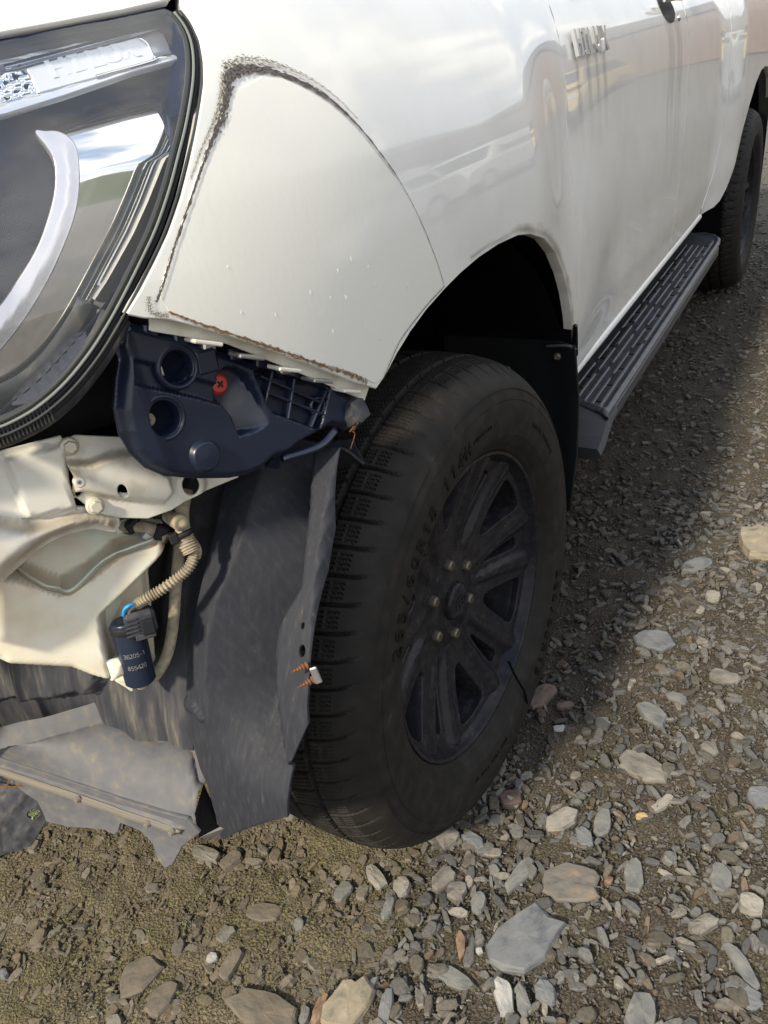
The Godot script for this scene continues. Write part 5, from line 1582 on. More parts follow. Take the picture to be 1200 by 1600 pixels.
# ==================================================================== wheel liner and splash shield
func build_liner() -> void:
	var out := v2([-0.1436, 0.4318, -0.1386, 0.4074, -0.1338, 0.3679, -0.1336, 0.3289, -0.1349, 0.2972, -0.1373, 0.2651, -0.1386, 0.2471, -0.1413, 0.2103, -0.1439, 0.1759, -0.1425, 0.1489, -0.1388, 0.1215, -0.1316, 0.0939, -0.1221, 0.074, -0.1192, 0.0316, -0.1252, -0.0055, -0.1221, -0.0135, -0.0821, 0.0269, -0.0373, 0.0636, -0.007, 0.0809, -0.0053, 0.1094, -0.0066, 0.1356, -0.0003, 0.1485, 0.0072, 0.1584, 0.0181, 0.1846, 0.0251, 0.2018, 0.0223, 0.2197, 0.0227, 0.2459, 0.0203, 0.2773, 0.0175, 0.3147, 0.015, 0.3524, 0.0099, 0.3974, -0.0079, 0.4916, -0.0401, 0.5268, -0.1504, 0.4986])
	var fl := v2([-0.0014, 0.5134, -0.0028, 0.489, -0.0453, 0.4764, -0.0237, 0.4059, -0.0106, 0.3315, -0.0243, 0.3008, -0.0288, 0.2822, -0.0276, 0.2595, -0.0213, 0.2176, -0.0122, 0.1751, -0.003, 0.1415, 0.0135, 0.1511, 0.0358, 0.2037, 0.0259, 0.2849])
	var cr := v2([-0.2067, 0.5116, -0.0966, 0.4547, -0.0924, 0.4138, -0.091, 0.3746, -0.0988, 0.3283, -0.1099, 0.2918, -0.1133, 0.2529, -0.114, 0.2102, -0.1108, 0.1742, -0.108, 0.1029, -0.1258, -0.0183, -0.3794, -0.1758, -0.3078, 0.4471])
	var tab := v2([-0.1458, 0.1769, -0.1276, 0.1783, -0.115, 0.1622, -0.118, 0.1582, -0.1308, 0.1667, -0.1443, 0.1657])
	var g1 := v2([0.007, 0.2953])[0]
	var g2 := v2([0.0105, 0.2711])[0]
	var wav := FastNoiseLite.new()
	wav.seed = 8
	wav.frequency = 6.0
	var surf := func(u: float, v: float) -> Vector3:
		var q := Vector2(u, v)
		var h := 0.003 + 0.003 * within(q, fl, 0.006)
		var c := sd(q, cr)
		h -= clampf(-c, 0.0, 0.07) * 0.12 + clampf(c, 0.0, 0.060) * 0.95 * (1.0 - within(q, fl, 0.008)) * smoothstep(0.09, 0.22, v)
		h += wav.get_noise_2d(u, v * 0.7) * 0.002
		h += 0.004 * within(q, tab, 0.002)
		return liner_at(u, v, h)
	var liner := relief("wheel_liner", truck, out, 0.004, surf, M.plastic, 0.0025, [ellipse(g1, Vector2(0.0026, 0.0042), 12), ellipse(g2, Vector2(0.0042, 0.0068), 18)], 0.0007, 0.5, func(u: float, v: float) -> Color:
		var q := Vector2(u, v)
		# dusty grey tint with the sunlight on strip and flange painted into it
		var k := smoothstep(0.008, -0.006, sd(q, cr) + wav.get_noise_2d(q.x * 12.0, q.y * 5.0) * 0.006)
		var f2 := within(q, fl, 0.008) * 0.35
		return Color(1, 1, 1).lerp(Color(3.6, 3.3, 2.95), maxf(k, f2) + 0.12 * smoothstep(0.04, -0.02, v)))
	for s in [v3([-0.4236, 0.6391, 0.0202, -0.4304, 0.6395, 0.0129]), v3([-0.4297, 0.6287, 0.0294, -0.4368, 0.6284, 0.0221])]:
		var d: Vector3 = (s[1] - s[0]).normalized()
		var c: Vector3 = s[0]
		d = (d + Vector3(-0.4, 0.1, 0.2)).normalized()
		var tip := c + d * 0.013
		put("rusty_screw", tube_mesh(PackedVector3Array([c - d * 0.004, c, c.lerp(tip, 0.25), c.lerp(tip, 0.5), c.lerp(tip, 0.75), tip]), func(t: float) -> float: return lerpf(0.0034, 0.0006, t) * (1.0 + 0.28 * sin(t * 34.0)), 10, 8), M.rust, liner)
	var clip := v3([-0.4253, 0.6422, 0.0349])[0]
	put("speed_clip", bevel_box(Vector3(0.007, 0.019, 0.003), 0.001), M.galv, liner, aim(clip + Vector3(-0.006, 0, 0.006), Vector3(-0.8, 0.1, 0.6)).rotated_local(Vector3.BACK, 0.15))
	# inner liner wall
	var ledge := v2([-0.7382, -0.0251, -0.558, 0.0415, -0.3146, 0.1251, -0.2941, 0.1537, -0.2876, 0.1971, -0.2912, 0.2443, -0.6374, 0.1729])
	var deep := v2([-0.1662, 0.4625, -0.1459, 0.3761, -0.1508, 0.2872, -0.1529, 0.2212, -0.1609, 0.1496, -0.1659, 0.0841, -0.2009, 0.0863, -0.2205, 0.0763, -0.2727, 0.0702, -0.3249, 0.0669, -0.4303, 0.0091, -0.5739, -0.0809, -0.7927, -0.1552, -0.6545, 0.1078, -0.5199, 0.1413, -0.3794, 0.1753, -0.2608, 0.2034, -0.2446, 0.2843, -0.2491, 0.3769, -0.2352, 0.4549])
	var dp := func(u: float, v: float) -> Vector3:
		var f := v / 0.458
		var h := 0.006 * sin(u * 40.0) * smoothstep(-0.2, -0.3, u) + 0.004 * sin(u * 95.0 + v * 6.0)
		h += 0.022 * within(Vector2(u, v), ledge, 0.004)
		return Vector3(-cos(f) * (0.458 + h), AXLE + sin(f) * (0.458 + h), u)
	relief("inner_liner", truck, deep, 0.006, dp, M.plastic_dark, 0.003)
	# shelf of the splash shield
	var back := v3([-0.5828, 0.452, -0.4821, -0.5348, 0.455, -0.4275, -0.5133, 0.456, -0.3966, -0.4836, 0.458, -0.3628, -0.4524, 0.462, -0.3205, -0.4492, 0.46, -0.274, -0.4446, 0.458, -0.2287, -0.4376, 0.46, -0.2172, -0.4403, 0.46, -0.1814, -0.4517, 0.452, -0.1668, -0.4645, 0.445, -0.1526, -0.4631, 0.442, -0.146])
	var front := v3([-0.5414, 0.42, -0.5738, -0.5302, 0.42, -0.4576, -0.5233, 0.42, -0.3862, -0.5181, 0.42, -0.3296, -0.5131, 0.42, -0.2758, -0.508, 0.42, -0.2305, -0.5042, 0.42, -0.1965, -0.502, 0.42, -0.1756, -0.4997, 0.42, -0.1572, -0.4977, 0.42, -0.148, -0.496, 0.421, -0.1422, -0.4939, 0.422, -0.1397])
	var P := []
	var fine_b := curve_points(back, 6)
	var fine_f := curve_points(front, 6)
	for i in fine_b.size():
		var row := PackedVector3Array()
		row.append(fine_b[i] + Vector3(0.03, 0.012, 0))
		for k in 15:
			var t := k / 14.0
			var b := fine_b[i].lerp(fine_f[i], t)
			b.y += 0.007 * sin(PI * t) - 0.006 * pow(t, 8.0) + wav.get_noise_2d(b.z * 2.0, b.x * 2.0) * 0.001 - 0.004 * pow(1.0 - t, 8.0)
			row.append(b)
		row.append(fine_f[i] + Vector3(-0.004, -0.010, 0.0))
		row.append(fine_f[i] + Vector3(-0.002, -0.030, 0.0))
		P.append(row)
	var shield := put("splash_shield", grid(P, false, true), M.step, truck)
	var S := Transform3D(Vector3(0.1036, -0.0000, 0.9946), Vector3(0.1823, 0.9831, -0.0190), Vector3(-0.9778, 0.1833, 0.1019), Vector3(-0.4977, 0.4200, -0.1480))
	var sk := v2([-0.428, -0.0016, -0.3127, -0.0027, -0.1855, -0.0043, -0.0858, -0.0046, -0.03, -0.0041, 0.0023, -0.0021, 0.0134, -0.0201, -0.0005, -0.0335, -0.0197, -0.053, -0.038, -0.0837, -0.0501, -0.0933, -0.0582, -0.085, -0.0651, -0.063, -0.0801, -0.0501, -0.0968, -0.0477, -0.1143, -0.0475, -0.1202, -0.0618, -0.1275, -0.0694, -0.1442, -0.0678, -0.173, -0.0734, -0.2098, -0.0837, -0.2511, -0.0887, -0.2603, -0.0593, -0.304, -0.0458, -0.4431, -0.0364])
	var gr := v2([-0.4339, -0.0152, -0.3171, -0.0145, -0.1672, -0.0159, -0.0252, -0.0169, -0.0089, -0.02, -0.0143, -0.0276, -0.0296, -0.028, -0.1708, -0.0282, -0.3219, -0.0275, -0.4398, -0.0289])
	var skirt := func(u: float, v: float) -> Vector3:
		var q := Vector2(u, v)
		return S * Vector3(u, v, 0.004 + 0.007 * within(q, gr, 0.002) + 0.010 * sin(v * 38.0) * 0.3 + wav.get_noise_2d(u * 1.5, v * 1.5) * 0.002)
	relief("skirt", shield, sk, 0.004, skirt, M.step, 0.0025, [], 0.0008, 0.5)
	relief("skirt_strip", shield, gr, 0.005, func(u: float, v: float) -> Vector3: return skirt.call(u, v) + S.basis.z * 0.0012, M.dust, 0.001)
	for q in v2([-0.1661, -0.0196, -0.0186, -0.0214, -0.0554, -0.022]):
		put("retainer", rod(skirt.call(q.x, q.y), skirt.call(q.x, q.y) + S.basis.z * 0.006, 0.0045, 0.003, 10), M.dust, shield)
	var fa := v3([-0.4666, 0.442, -0.1428, -0.4939, 0.422, -0.1397, -0.4995, 0.385, -0.1414, -0.4811, 0.4, -0.1143, -0.475, 0.43, -0.1278])
	var fs := SurfaceTool.new()
	fs.begin(Mesh.PRIMITIVE_TRIANGLES)
	face(fs, [fa[0], fa[1], fa[2], fa[3], fa[4]], Vector3(-0.5, 0, 1))
	put("shade_painted_facet", fs.commit(), M.soft_black, shield)  # facet turned from the sun, its shade put into the blacker colour
	var lp := v3([-0.4811, 0.4, -0.1143, -0.4995, 0.385, -0.1414, -0.4882, 0.37, -0.1376, -0.4804, 0.37, -0.1261, -0.4651, 0.385, -0.0981, -0.4511, 0.4, -0.0701, -0.4436, 0.41, -0.0422, -0.4463, 0.42, -0.0403, -0.458, 0.42, -0.0636, -0.4691, 0.41, -0.0871])
	var ls := SurfaceTool.new()
	ls.begin(Mesh.PRIMITIVE_TRIANGLES)
	for i in 4:
		face(ls, [lp[i], lp[i + 1], lp[9 - i]], Vector3(-1, 0.2, 0.4))
		face(ls, [lp[i + 1], lp[8 - i], lp[9 - i]], Vector3(-1, 0.2, 0.4))
	put("lower_lip", ls.commit(), M.step, shield)
	# torn scrap tied on with rusty wire, a seedling in its hole
	var F := Transform3D(Vector3(0.5547, -0.0000, 0.8321), Vector3(0.3716, 0.8947, -0.2478), Vector3(-0.7444, 0.4467, 0.4963), Vector3(-0.5524, 0.3300, -0.4304))
	var torn := v2([-0.0734, 0.0706, -0.0226, 0.0621, 0.0013, 0.0501, 0.0301, 0.0363, 0.0341, 0.0213, 0.0374, 0.0073, 0.0204, -0.0124, 0.0041, -0.0323, -0.0067, -0.0423, -0.0267, -0.0453, -0.0968, -0.0427])
	var hole := v2([0.0116, 0.0053])[0]
	var scrap := relief("torn_scrap", truck, torn, 0.005, func(u: float, v: float) -> Vector3: return F * Vector3(u, v, wav.get_noise_2d(u * 2.0, v * 2.0) * 0.016), M.plastic_dark, 0.003, [ellipse(hole, Vector2(0.009, 0.007), 12)], 0.0008, 0.5)
	var leafm := mat(lin(0.12, 0.20, 0.06), 0.6)
	for i in 9:
		var f := TAU * i / 9.0
		var st := SurfaceTool.new()
		st.begin(Mesh.PRIMITIVE_TRIANGLES)
		var d := Vector3(cos(f), sin(f), 0.6) * (0.005 if i % 2 else 0.0035)
		var w := Vector3(-sin(f), cos(f), 0) * 0.0016
		face(st, [Vector3.ZERO, d * 0.6 + w, d, d * 0.6 - w], Vector3.BACK)
		put("seedling_leaf", st.commit(), leafm, scrap, F * Transform3D(Basis(), Vector3(hole.x + rng.randf_range(-0.003, 0.003), hole.y + rng.randf_range(-0.003, 0.003), -0.002)))
	var tw := v3([-0.5563, 0.3918, -0.4678, -0.5469, 0.3827, -0.4454, -0.5361, 0.3803, -0.4272, -0.5254, 0.3824, -0.413, -0.5168, 0.3833, -0.4008])
	put("rusty_wire", tube_mesh(tw, 0.0012, 6, 8), M.rust, scrap)
	put("rusty_wire", tube_mesh(PackedVector3Array([tw[1], tw[1] + Vector3(0.01, 0.006, 0.004), tw[2] + Vector3(0.004, -0.004, 0.004), tw[3]]), 0.001, 6, 8), M.rust, scrap)


# ==================================================================== wheels
func build_wheels() -> void:
	for w in [[Vector3(0, AXLE, 0), -0.0328, true], [Vector3(3.085, AXLE, -0.005), 0.0, false]]:
		var wheel := Node3D.new()
		wheel.name = numbered("wheel", truck)
		wheel.position = w[0]
		wheel.rotation.y = w[1]
		truck.add_child(wheel)
		put("tyre", tyre_mesh(w[2]), M.rubber, wheel)
		if w[2]:
			lettering(wheel)
			put("dark_line", tube_mesh(v3([0.083, 0.1997, 0.0047, 0.0851, 0.1727, 0.0118, 0.0734, 0.1637, 0.0264, 0.0808, 0.1353, 0.0317, 0.0927, 0.0991, 0.0291]), 0.0022, 7, 6), M.black, truck)  # thin black line running over the rim lip onto the tyre
		build_rim(wheel)
	for p in [Vector3(0, AXLE, -1.60), Vector3(3.085, AXLE, -1.60)]:
		var t := put("tyre", lathe([[0.24, -0.21], [0.33, -0.235], [0.372, -0.2], [0.386, -0.11], [0.372, -0.01], [0.33, 0.02], [0.24, 0.0], [0.2, -0.1]], 48), M.rubber, truck, Transform3D(Basis(), p))
		put("rim_disc", lathe([[0.0, -0.12], [0.22, -0.12], [0.24, -0.2]], 32), M.rim, t)


func tyre_profile(fine: bool) -> Array:
	var side := [[0.228, -0.030], [0.236, -0.012], [0.2425, -0.003], [0.246, 0.001], [0.250, 0.0065], [0.253, 0.0065], [0.2545, 0.010], [0.262, 0.0160], [0.270, 0.0205], [0.2705, 0.0212], [0.280, 0.0238], [0.290, 0.0256], [0.300, 0.0265], [0.310, 0.0266], [0.320, 0.0258], [0.3205, 0.0246], [0.3225, 0.0246], [0.323, 0.0252], [0.330, 0.0232], [0.338, 0.0198], [0.3385, 0.0212], [0.345, 0.0170], [0.351, 0.0125], [0.3565, 0.0075], [0.361, 0.0025], [0.365, -0.0025], [0.3685, -0.0075]]
	var prof := side.duplicate()
	var tread := [[0.3715, -0.0125], [0.374, -0.0175], [0.3762, -0.023], [0.3785, -0.030], [0.3808, -0.040], [0.3830, -0.055], [0.3845, -0.075], [0.3855, -0.100], [0.3855, -0.120]]
	var step := 0.0013 if fine else 0.006
	var z := -0.0125
	while z > -0.125:
		var r := 0.3855
		for i in tread.size() - 1:
			if z <= tread[i][1] and z > tread[i + 1][1]:
				r = lerpf(tread[i][0], tread[i + 1][0], (tread[i][1] - z) / (tread[i][1] - tread[i + 1][1]))
		prof.append([r, z])
		z -= step
	prof.append_array([[0.3845, -0.15], [0.381, -0.18], [0.374, -0.205], [0.355, -0.23], [0.32, -0.247], [0.28, -0.242], [0.245, -0.222], [0.23, -0.19]])
	return prof


func tread_depth(th: float, z: float, r: float, full: bool) -> float:
	var n := 70.0
	var zc := z + 0.11
	var d := 0.0
	for g in [[0.063, 0.0040], [0.012, 0.0045], [-0.035, 0.0045]]:
		d = maxf(d, 0.008 * (1.0 - smoothstep(g[1] * 0.7, g[1], absf(zc - g[0]))))
	var arc := TAU / n
	if zc > 0.065:
		var t := th + 0.35 * (zc - 0.065) + 4.5 * pow(maxf(zc - 0.095, 0.0), 2.0) * 6.0
		var k := fposmod(t / arc, 1.0)
		var far := absf(k - 0.5)
		var deep := 0.0068 * (1.0 - smoothstep(0.100, 0.122, zc))
		d = maxf(d, deep * smoothstep(0.430, 0.462, far))
		if full and zc < 0.096 and absf(zc - 0.081) > 0.0018:
			var s := fposmod(k * 6.0 + 0.14 * (absf(fposmod(zc * 260.0, 1.0) - 0.5) * 4.0 - 1.0), 1.0)
			if k > 0.12 and k < 0.88: d = maxf(d, 0.0030 * (1.0 - smoothstep(0.08, 0.22, absf(s - 0.5))))
	elif zc > -0.033:
		var row := 0.038 if zc > 0.012 else -0.012
		var t := th + (0.9 if zc > 0.012 else -0.9) * (zc - row) + (0.5 * arc if zc <= 0.012 else 0.2 * arc)
		var k := fposmod(t / arc, 1.0)
		d = maxf(d, 0.006 * smoothstep(0.415, 0.455, absf(k - 0.5)))
		if full and absf(zc - row) < 0.021:
			var s := fposmod(k * 5.0 + 0.16 * (absf(fposmod(zc * 240.0, 1.0) - 0.5) * 4.0 - 1.0), 1.0)
			if k > 0.12 and k < 0.88: d = maxf(d, 0.0030 * (1.0 - smoothstep(0.08, 0.22, absf(s - 0.5))))
	return d


func tyre_mesh(fine: bool) -> ArrayMesh:
	var prof := tyre_profile(fine)
	var angles := PackedFloat32Array()
	var n := 70
	if fine:
		var th := 0.0
		var arc := TAU / n
		for b in n:
			var deg := rad_to_deg(b * arc)
			var k := 34 if deg > 42 and deg < 208 else 12
			for i in k: angles.append((b + float(i) / k) * arc)
		angles.append(TAU)
	else:
		for i in 561: angles.append(TAU * i / 560.0)
	var P := []
	for th in angles:
		var c := cos(th)
		var s := sin(th)
		var row := PackedVector3Array()
		for q in prof:
			var r: float = q[0]
			var z: float = q[1]
			if r > 0.3455 and z > -0.15 and z < 0.02: r -= tread_depth(th, z, r, fine)
			row.append(Vector3(c * r, s * r, z))
		P.append(row)
	return grid(P, true, true)


func lettering(wheel: Node3D) -> void:
	var st := SurfaceTool.new()
	st.begin(Mesh.PRIMITIVE_TRIANGLES)
	# radius, degrees of the last character, degrees per character, height, text
	for w in [[0.2945, 96.7, 4.35, 0.021, "265/60R18 114H"], [0.2955, 82.5, 1.5, 0.006, "M+S TUBELESS"], [0.287, 246.0, 1.6, 0.006, "MAX LOAD 1180 KG"], [0.2955, 300.0, 4.6, 0.022, "265/60R18"], [0.2955, 30.0, 1.5, 0.006, "RADIAL TUBELESS"]]:
		var text: String = w[4]
		for i in text.length():
			if text[i] == " ": continue
			var f := deg_to_rad(w[1] + (text.length() - 1 - i) * w[2])
			var rad := Vector3(cos(f), sin(f), 0)
			var tan := Vector3(sin(f), -cos(f), 0)
			var slope: float = 0.10 if w[0] > 0.29 else 0.2
			var n := (Vector3.BACK + rad * -slope).normalized()
			n = Vector3(0, 0, 1)
			var z: float = 0.0264 if w[0] > 0.29 else 0.0252
			st.append_from(letters(text[i], w[3], 0.0016), 0, Transform3D(Basis(tan, rad, n), rad * w[0] + Vector3(0, 0, z)))
	# snowflake symbols: six barbed arms
	for a in [78.5, 161.0]:
		var f := deg_to_rad(a)
		var c := Vector3(cos(f), sin(f), 0) * 0.3005 + Vector3(0, 0, 0.0266)
		for k in 6:
			var d := Vector3(cos(f + TAU * k / 6), sin(f + TAU * k / 6), 0)
			st.append_from(bevel_box(Vector3(0.012, 0.0013, 0.0012), 0.0003), 0, Transform3D(Basis(d, Vector3.BACK.cross(d), Vector3.BACK), c + d * 0.006))
			for s in [-1, 1]:
				var e := d.rotated(Vector3.BACK, s * 0.9)
				st.append_from(bevel_box(Vector3(0.005, 0.0011, 0.0012), 0.0003), 0, Transform3D(Basis(e, Vector3.BACK.cross(e), Vector3.BACK), c + d * 0.007 + e * 0.0025))
	put("tyre_lettering", st.commit(), M.letter, wheel)


func build_rim(wheel: Node3D) -> void:
	put("rim", lathe([[0.190, -0.20], [0.214, -0.16], [0.221, -0.09], [0.224, -0.040], [0.229, -0.022], [0.2335, -0.013], [0.2365, -0.006], [0.2375, -0.0005], [0.2395, 0.0022], [0.2430, 0.0022], [0.2445, 0.0005], [0.2445, -0.006], [0.238, -0.012]], 128), M.rim, wheel)
	put("hub", lathe([[0.0, -0.044], [0.034, -0.044], [0.052, -0.049], [0.078, -0.052], [0.088, -0.058], [0.090, -0.075], [0.084, -0.10]], 64), M.rim, wheel)
	var cap := put("hub_cap", lathe([[0.0, -0.0325], [0.017, -0.0325], [0.0185, -0.0312], [0.0215, -0.0312], [0.023, -0.0325], [0.027, -0.0332], [0.0305, -0.036], [0.032, -0.040], [0.032, -0.05]], 56), M.rim, wheel)
	var st := SurfaceTool.new()
	st.begin(Mesh.PRIMITIVE_TRIANGLES)
	for e in [[0.0155, 0.0105, 0.0], [0.0055, 0.0098, 0.0], [0.0105, 0.0045, 0.0048]]:
		var pts := PackedVector3Array()
		for i in 29: pts.append(Vector3(cos(TAU * i / 28) * e[0], sin(TAU * i / 28) * e[1] + e[2], -0.0318))
		st.append_from(tube_mesh(pts, 0.0011, 6, 1, false), 0, Transform3D())
	put("emblem", st.commit(), M.rim, cap)
	for i in 6:
		var f := deg_to_rad(26 + 60 * i)
		var c := Vector3(cos(f), sin(f), 0) * 0.0645
		put("lug_nut", rod(c + Vector3(0, 0, -0.06), c + Vector3(0, 0, -0.041), 0.0105, 0.0095, 12, 0.3), M.nut, wheel)
	# the spoked face: a dished disc with six wide windows and six slots that split each spoke in two
	var disc := ellipse(Vector2.ZERO, Vector2.ONE * 0.2335, 96)
	var windows := []
	for i in 6:
		var f := deg_to_rad(25.0 + 60.0 * i)
		var w := PackedVector2Array()
		for q in [[0.126, 1.2], [0.129, 3.6], [0.142, 6.2], [0.168, 8.8], [0.196, 10.8], [0.214, 11.6], [0.2205, 10.4], [0.2225, 8.0]]: w.append(Vector2.from_angle(f + deg_to_rad(q[1])) * q[0])
		for k in 5: w.append(Vector2.from_angle(f + deg_to_rad(5.0 - 2.5 * k)) * 0.2230)
		for q in [[0.2225, 8.0], [0.2205, 10.4], [0.214, 11.6], [0.196, 10.8], [0.168, 8.8], [0.142, 6.2], [0.129, 3.6], [0.126, 1.2]]: w.append(Vector2.from_angle(f - deg_to_rad(q[1])) * q[0])
		windows.append(w)
		f = deg_to_rad(55.0 + 60.0 * i)
		w = PackedVector2Array()
		for q in [[0.128, 1.6], [0.150, 2.6], [0.185, 3.4], [0.207, 3.6], [0.2125, 2.2], [0.2125, -2.2], [0.207, -3.6], [0.185, -3.4], [0.150, -2.6], [0.128, -1.6]]: w.append(Vector2.from_angle(f + deg_to_rad(q[1])) * q[0])
		windows.append(w)
	relief("spokes", wheel, disc, 0.005, func(u: float, v: float) -> Vector3:
		var r := Vector2(u, v).length()
		var th := rad_to_deg(atan2(v, u))
		var k := absf(fposmod(th - 55.0 + 30.0, 60.0) - 30.0)   # degrees off the middle of a spoke
		var t := clampf((r - 0.06) / 0.172, 0.0, 1.0)
		var z := lerpf(-0.053, -0.017, pow(t, 1.25)) - 0.005 * sin(PI * t)
		var ridge := smoothstep(0.07, 0.12, r)
		z += ridge * (0.007 * smoothstep(17.0, 11.0, k) - 0.012 * smoothstep(9.5, 4.0, k))
		return Vector3(u, v, z), M.rim, 0.046, windows, 0.0022, 0.25)
	put("brake_disc", lathe([[0.06, -0.115], [0.158, -0.115], [0.160, -0.120], [0.160, -0.138], [0.06, -0.14]], 64), M.disc, wheel)
	put("brake_caliper", bevel_box(Vector3(0.07, 0.15, 0.06), 0.012), M.soft_black, wheel, Transform3D(Basis(Vector3.BACK, 0.3), Vector3(-0.165, 0.03, -0.125)))
	put("balance_weight", bevel_box(Vector3(0.010, 0.009, 0.004), 0.001), M.galv, wheel, Transform3D(Basis(Vector3.BACK, 0.2), Vector3(-0.212, 0.012, -0.055)))


# ==================================================================== running board
func build_running_board() -> void:
	var top := PackedVector2Array([Vector2(0.66, -0.020), Vector2(2.18, -0.020), Vector2(2.25, -0.012), Vector2(2.31, 0.015), Vector2(2.345, 0.06), Vector2(2.355, 0.16), Vector2(0.73, 0.16), Vector2(0.715, 0.06), Vector2(0.68, 0.0)])
	var h := func(u: float, v: float) -> float:
		var d := -sd(Vector2(u, v), top)
		return 0.419 - 0.006 * (1.0 - smoothstep(0.0, 0.006, d)) - 0.005 * smoothstep(0.014, 0.017, d)
	var board := relief("running_board", truck, top, 0.008, func(u: float, v: float) -> Vector3: return Vector3(u, h.call(u, v), -v), M.board, 0.042, [], 0.003, 0.5)
	var cap := []
	for s in [[0.735, 0.412, 0.380, 0.0], [0.70, 0.410, 0.375, 0.0], [0.655, 0.402, 0.370, 0.004], [0.618, 0.382, 0.350, 0.004], [0.596, 0.364, 0.338, 0.0]]:
		cap.append([Vector3(s[0], s[1], 0.018 + s[3]), Vector3(s[0] - 0.004, (s[1] + s[2]) / 2, 0.026 + s[3]), Vector3(s[0], s[2], 0.016), Vector3(s[0] + 0.015, s[2], -0.15), Vector3(s[0] + 0.015, s[1], -0.15)])
	put("end_cap", loft(cap), M.board_cap, board)
	put("underside", bevel_box(Vector3(1.62, 0.05, 0.13), 0.012), M.board, board, Transform3D(Basis(), Vector3(1.52, 0.352, -0.065)))
	for x in [0.95, 1.55, 2.1]: put("mounting_arm", bevel_box(Vector3(0.06, 0.04, 0.3), 0.01), M.black, board, Transform3D(Basis(), Vector3(x, 0.35, -0.25)))
	for k in 5:
		var z := -0.006 - 0.021 * k
		var x := 0.70 + 0.012 * k
		while x < 2.06:
			var len := 0.15 if k % 2 else 0.21
			if k == 0: len = 0.40
			len = minf(len, 2.20 - x)
			put("tread_rib", bevel_box(Vector3(len, 0.004, 0.0065), 0.0012), M.rib, board, Transform3D(Basis(), Vector3(x + len / 2, 0.4160, z)))
			x += len + 0.03
	for i in 30:
		var x := 0.76 + i * 0.05 + rng.randf_range(-0.015, 0.015)
		if x > 2.2: break
		put("grip_pad", bevel_box(Vector3(rng.randf_range(0.04, 0.10), 0.003, 0.0138), 0.001), M.pad, board, Transform3D(Basis(), Vector3(x, 0.4158, -0.0165 - 0.021 * (i * 2 % 4) - 0.021 * (i % 2))))


# ==================================================================== the yard around
func build_yard() -> void:
	parked("parked_car", "white estate car parked across the yard, mirrored in the fender", "car", Vector3(5.6, 0, 4.6), lin(0.62, 0.62, 0.60), 4.5, 1.5)
	parked("parked_car", "white hatchback parked beside the estate, mirrored in the front door", "car", Vector3(11.2, 0, 5.2), lin(0.66, 0.66, 0.64), 4.2, 1.48)
	parked("parked_van", "cream yellow van parked at the end of the yard", "van", Vector3(22.0, 0, 6.4), lin(0.60, 0.44, 0.16), 5.2, 2.1)
	var wall := mat(Color.WHITE, 0.9)
	wall.albedo_texture = noise_tex(0.02, [[0, lin(0.15, 0.105, 0.09)], [1, lin(0.24, 0.185, 0.165)]], 171, 4)
	tri(wall, Vector3.ONE * 0.4)
	var roof := mat(lin(0.10, 0.10, 0.11), 0.7)
	for b in [["brick_shed", "long red-brown brick shed behind the parked cars", Vector3(13, 0, 12.5), Vector3(22, 3.4, 6)], ["brick_shed", "tall red-brown workshop at the far end of the yard", Vector3(34, 0, 6), Vector3(9, 4.2, 14)]]:
		var o := Node3D.new()
		o.name = numbered(b[0], self)
		o.position = b[2]
		add_child(o)
		tag(o, b[1], "building")
		var s: Vector3 = b[3]
		put("wall", bevel_box(s, 0.03), wall, o, Transform3D(Basis(), Vector3(0, s.y / 2, 0)))
		put("roof", loft([[Vector3(-s.x / 2 - 0.3, s.y, -s.z / 2 - 0.3), Vector3(-s.x / 2 - 0.3, s.y + 1.5, 0), Vector3(-s.x / 2 - 0.3, s.y, s.z / 2 + 0.3)], [Vector3(s.x / 2 + 0.3, s.y, -s.z / 2 - 0.3), Vector3(s.x / 2 + 0.3, s.y + 1.5, 0), Vector3(s.x / 2 + 0.3, s.y, s.z / 2 + 0.3)]]), roof, o)
		for i in 4:
			var win := put("window", bevel_box(Vector3(1.3, 1.0, 0.08), 0.02), M.prime, o, Transform3D(Basis(), Vector3(lerpf(-s.x * 0.38, s.x * 0.38, i / 3.0), 1.9, -s.z / 2 - 0.02)))
			put("pane", bevel_box(Vector3(1.14, 0.84, 0.03), 0.005), M.window, win, Transform3D(Basis(), Vector3(0, 0, -0.04)))
	# low wooded hills round the horizon
	var f := FastNoiseLite.new()
	f.seed = 40
	f.frequency = 0.9
	var P := []
	for i in 97:
		var a := TAU * i / 96.0
		var row := PackedVector3Array()
		for k in 9:
			var t := k / 8.0
			var hgt := (7.0 + 5.0 * f.get_noise_2d(cos(a) * 3.0, sin(a) * 3.0)) * smoothstep(0.0, 1.0, t)
			row.append(Vector3(cos(a) * (86.0 + 60.0 * t), hgt - 0.3, sin(a) * (86.0 + 60.0 * t)))
		P.append(row)
	var hill := mat(Color.WHITE, 1.0)
	hill.albedo_texture = noise_tex(0.03, [[0, lin(0.035, 0.05, 0.02)], [1, lin(0.09, 0.10, 0.045)]], 181, 5)
	tri(hill, Vector3.ONE * 0.06, true)
	var o := put("hills", grid(P, true, true), hill, self)
	o.set_meta("kind", "structure")


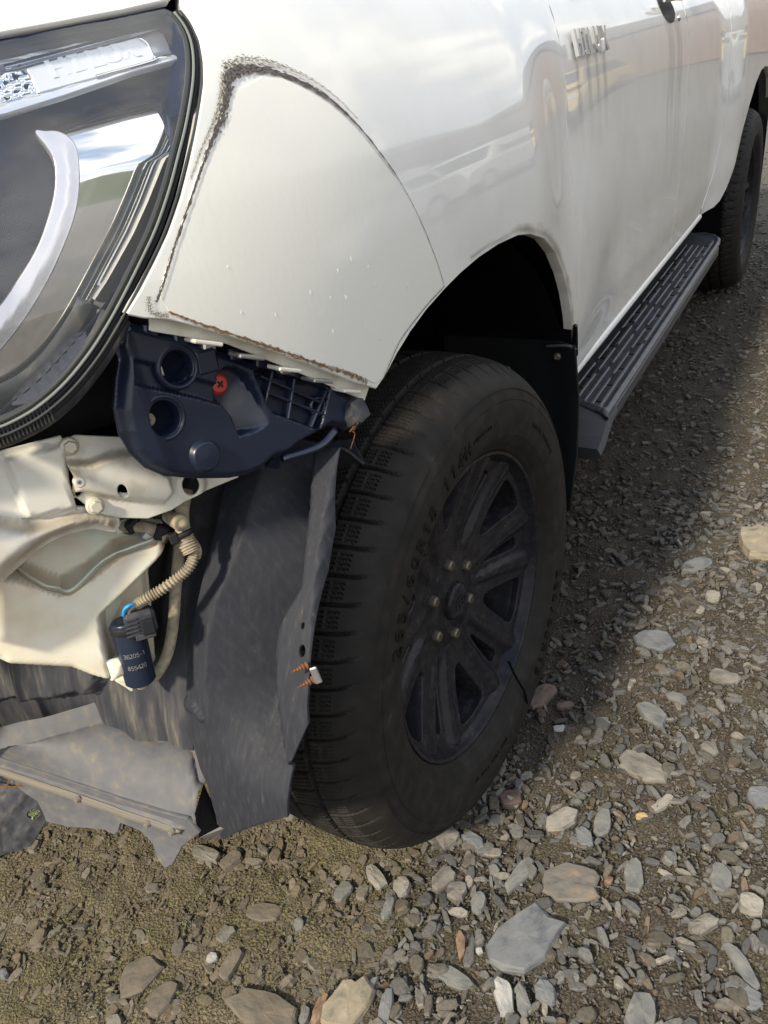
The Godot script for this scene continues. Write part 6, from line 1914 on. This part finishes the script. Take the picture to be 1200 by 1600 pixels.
func parked(called: String, label: String, cat: String, at: Vector3, col: Color, L: float, H: float) -> void:
	var car := Node3D.new()
	car.name = numbered(called, self)
	car.position = at
	add_child(car)
	tag(car, label, cat)
	var paint := mat(col, 0.3)
	paint.clearcoat_enabled = true
	paint.clearcoat = 1.0
	var van := H > 1.9
	var W := 1.76
	var belt := 0.95 if not van else 1.15
	var lower := [[-0.5, 0.32, 0.9], [-0.49, 0.62, 0.94], [-0.46, 0.78, 0.96], [-0.28, belt - 0.02, 1.0], [0.44, belt, 1.0], [0.49, belt - 0.12, 0.96], [0.5, 0.6, 0.94], [0.49, 0.3, 0.9]]
	var secs := []
	for s in [[-0.5, 0.86], [-0.46, 0.96], [-0.2, 1.0], [0.2, 1.0], [0.46, 0.96], [0.5, 0.86]]:
		var ring := []
		for q in lower: ring.append(Vector3(q[0] * L * (0.97 + 0.03 * s[1]), lerpf(0.6, q[1], s[1]), s[0] * W))
		secs.append(ring)
	var body_ := put("body", loft(secs), paint, car)
	var f0 := -0.40 if van else -0.24
	var top := [[f0, belt - 0.02], [f0 + 0.13, H - 0.06], [f0 + 0.20, H], [0.34, H - 0.01], [0.40, H - 0.08], [0.46, belt]]
	secs = []
	for s in [[-0.46, 0.0], [-0.40, 1.0], [0.40, 1.0], [0.46, 0.0]]:
		var ring := []
		for q in top: ring.append(Vector3(q[0] * L, belt - 0.02 + (q[1] - belt + 0.02) * (0.02 + 0.98 * s[1]), s[0] * W * (1.0 if s[1] > 0 else 1.0)))
		secs.append(ring)
	put("cabin", loft(secs), paint, body_)
	for s in [-1.0, 1.0]:
		for k in 3:
			var a := lerpf(f0 + 0.09, 0.40, k / 3.0)
			var b := lerpf(f0 + 0.09, 0.40, (k + 1) / 3.0) - 0.02
			var up := H - 0.16
			var st := SurfaceTool.new()
			st.begin(Mesh.PRIMITIVE_TRIANGLES)
			var zlo: float = 0.462 * W * s
			var zhi: float = 0.412 * W * s
			face(st, [Vector3(a * L, belt + 0.05, zlo), Vector3(b * L, belt + 0.05, zlo), Vector3(b * L - 0.05 * L * (1.0 if k == 2 else 0.0), up, zhi), Vector3(a * L + 0.05 * L * (1.0 if k == 0 else 0.0), up, zhi)], Vector3(0, 0.2, s))
			put("side_window", st.commit(), M.window, car)
		for x in [-0.31, 0.31]:
			var w := put("wheel", lathe([[0.0, 0.08], [0.19, 0.085], [0.215, 0.10], [0.29, 0.105], [0.315, 0.08], [0.318, -0.08], [0.2, -0.1]], 32), M.rubber, car, Transform3D(Basis(), Vector3(x * L, 0.318, s * (W * 0.5 - 0.09))))
			if s < 0: w.rotation.y = PI
			put("hub_cap", lathe([[0.0, 0.095], [0.06, 0.092], [0.17, 0.085], [0.195, 0.09], [0.20, 0.08]], 24), M.satin, w)
	for s in [-0.36, 0.36]:
		put("headlight", bevel_box(Vector3(0.16, 0.14, 0.34), 0.03), M.frost, car, Transform3D(Basis(), Vector3(-0.475 * L, 0.70, s * W)))
		put("tail_light", bevel_box(Vector3(0.08, 0.26, 0.20), 0.02), M.red, car, Transform3D(Basis(), Vector3(0.485 * L, 0.80, s * W)))
	var ws := SurfaceTool.new()
	ws.begin(Mesh.PRIMITIVE_TRIANGLES)
	face(ws, [Vector3((f0 + 0.012) * L, belt + 0.05, -0.40 * W), Vector3((f0 + 0.012) * L, belt + 0.05, 0.40 * W), Vector3((f0 + 0.115) * L, H - 0.10, 0.37 * W), Vector3((f0 + 0.115) * L, H - 0.10, -0.37 * W)], Vector3(-1, 1, 0))
	put("windscreen", ws.commit(), M.window, car)
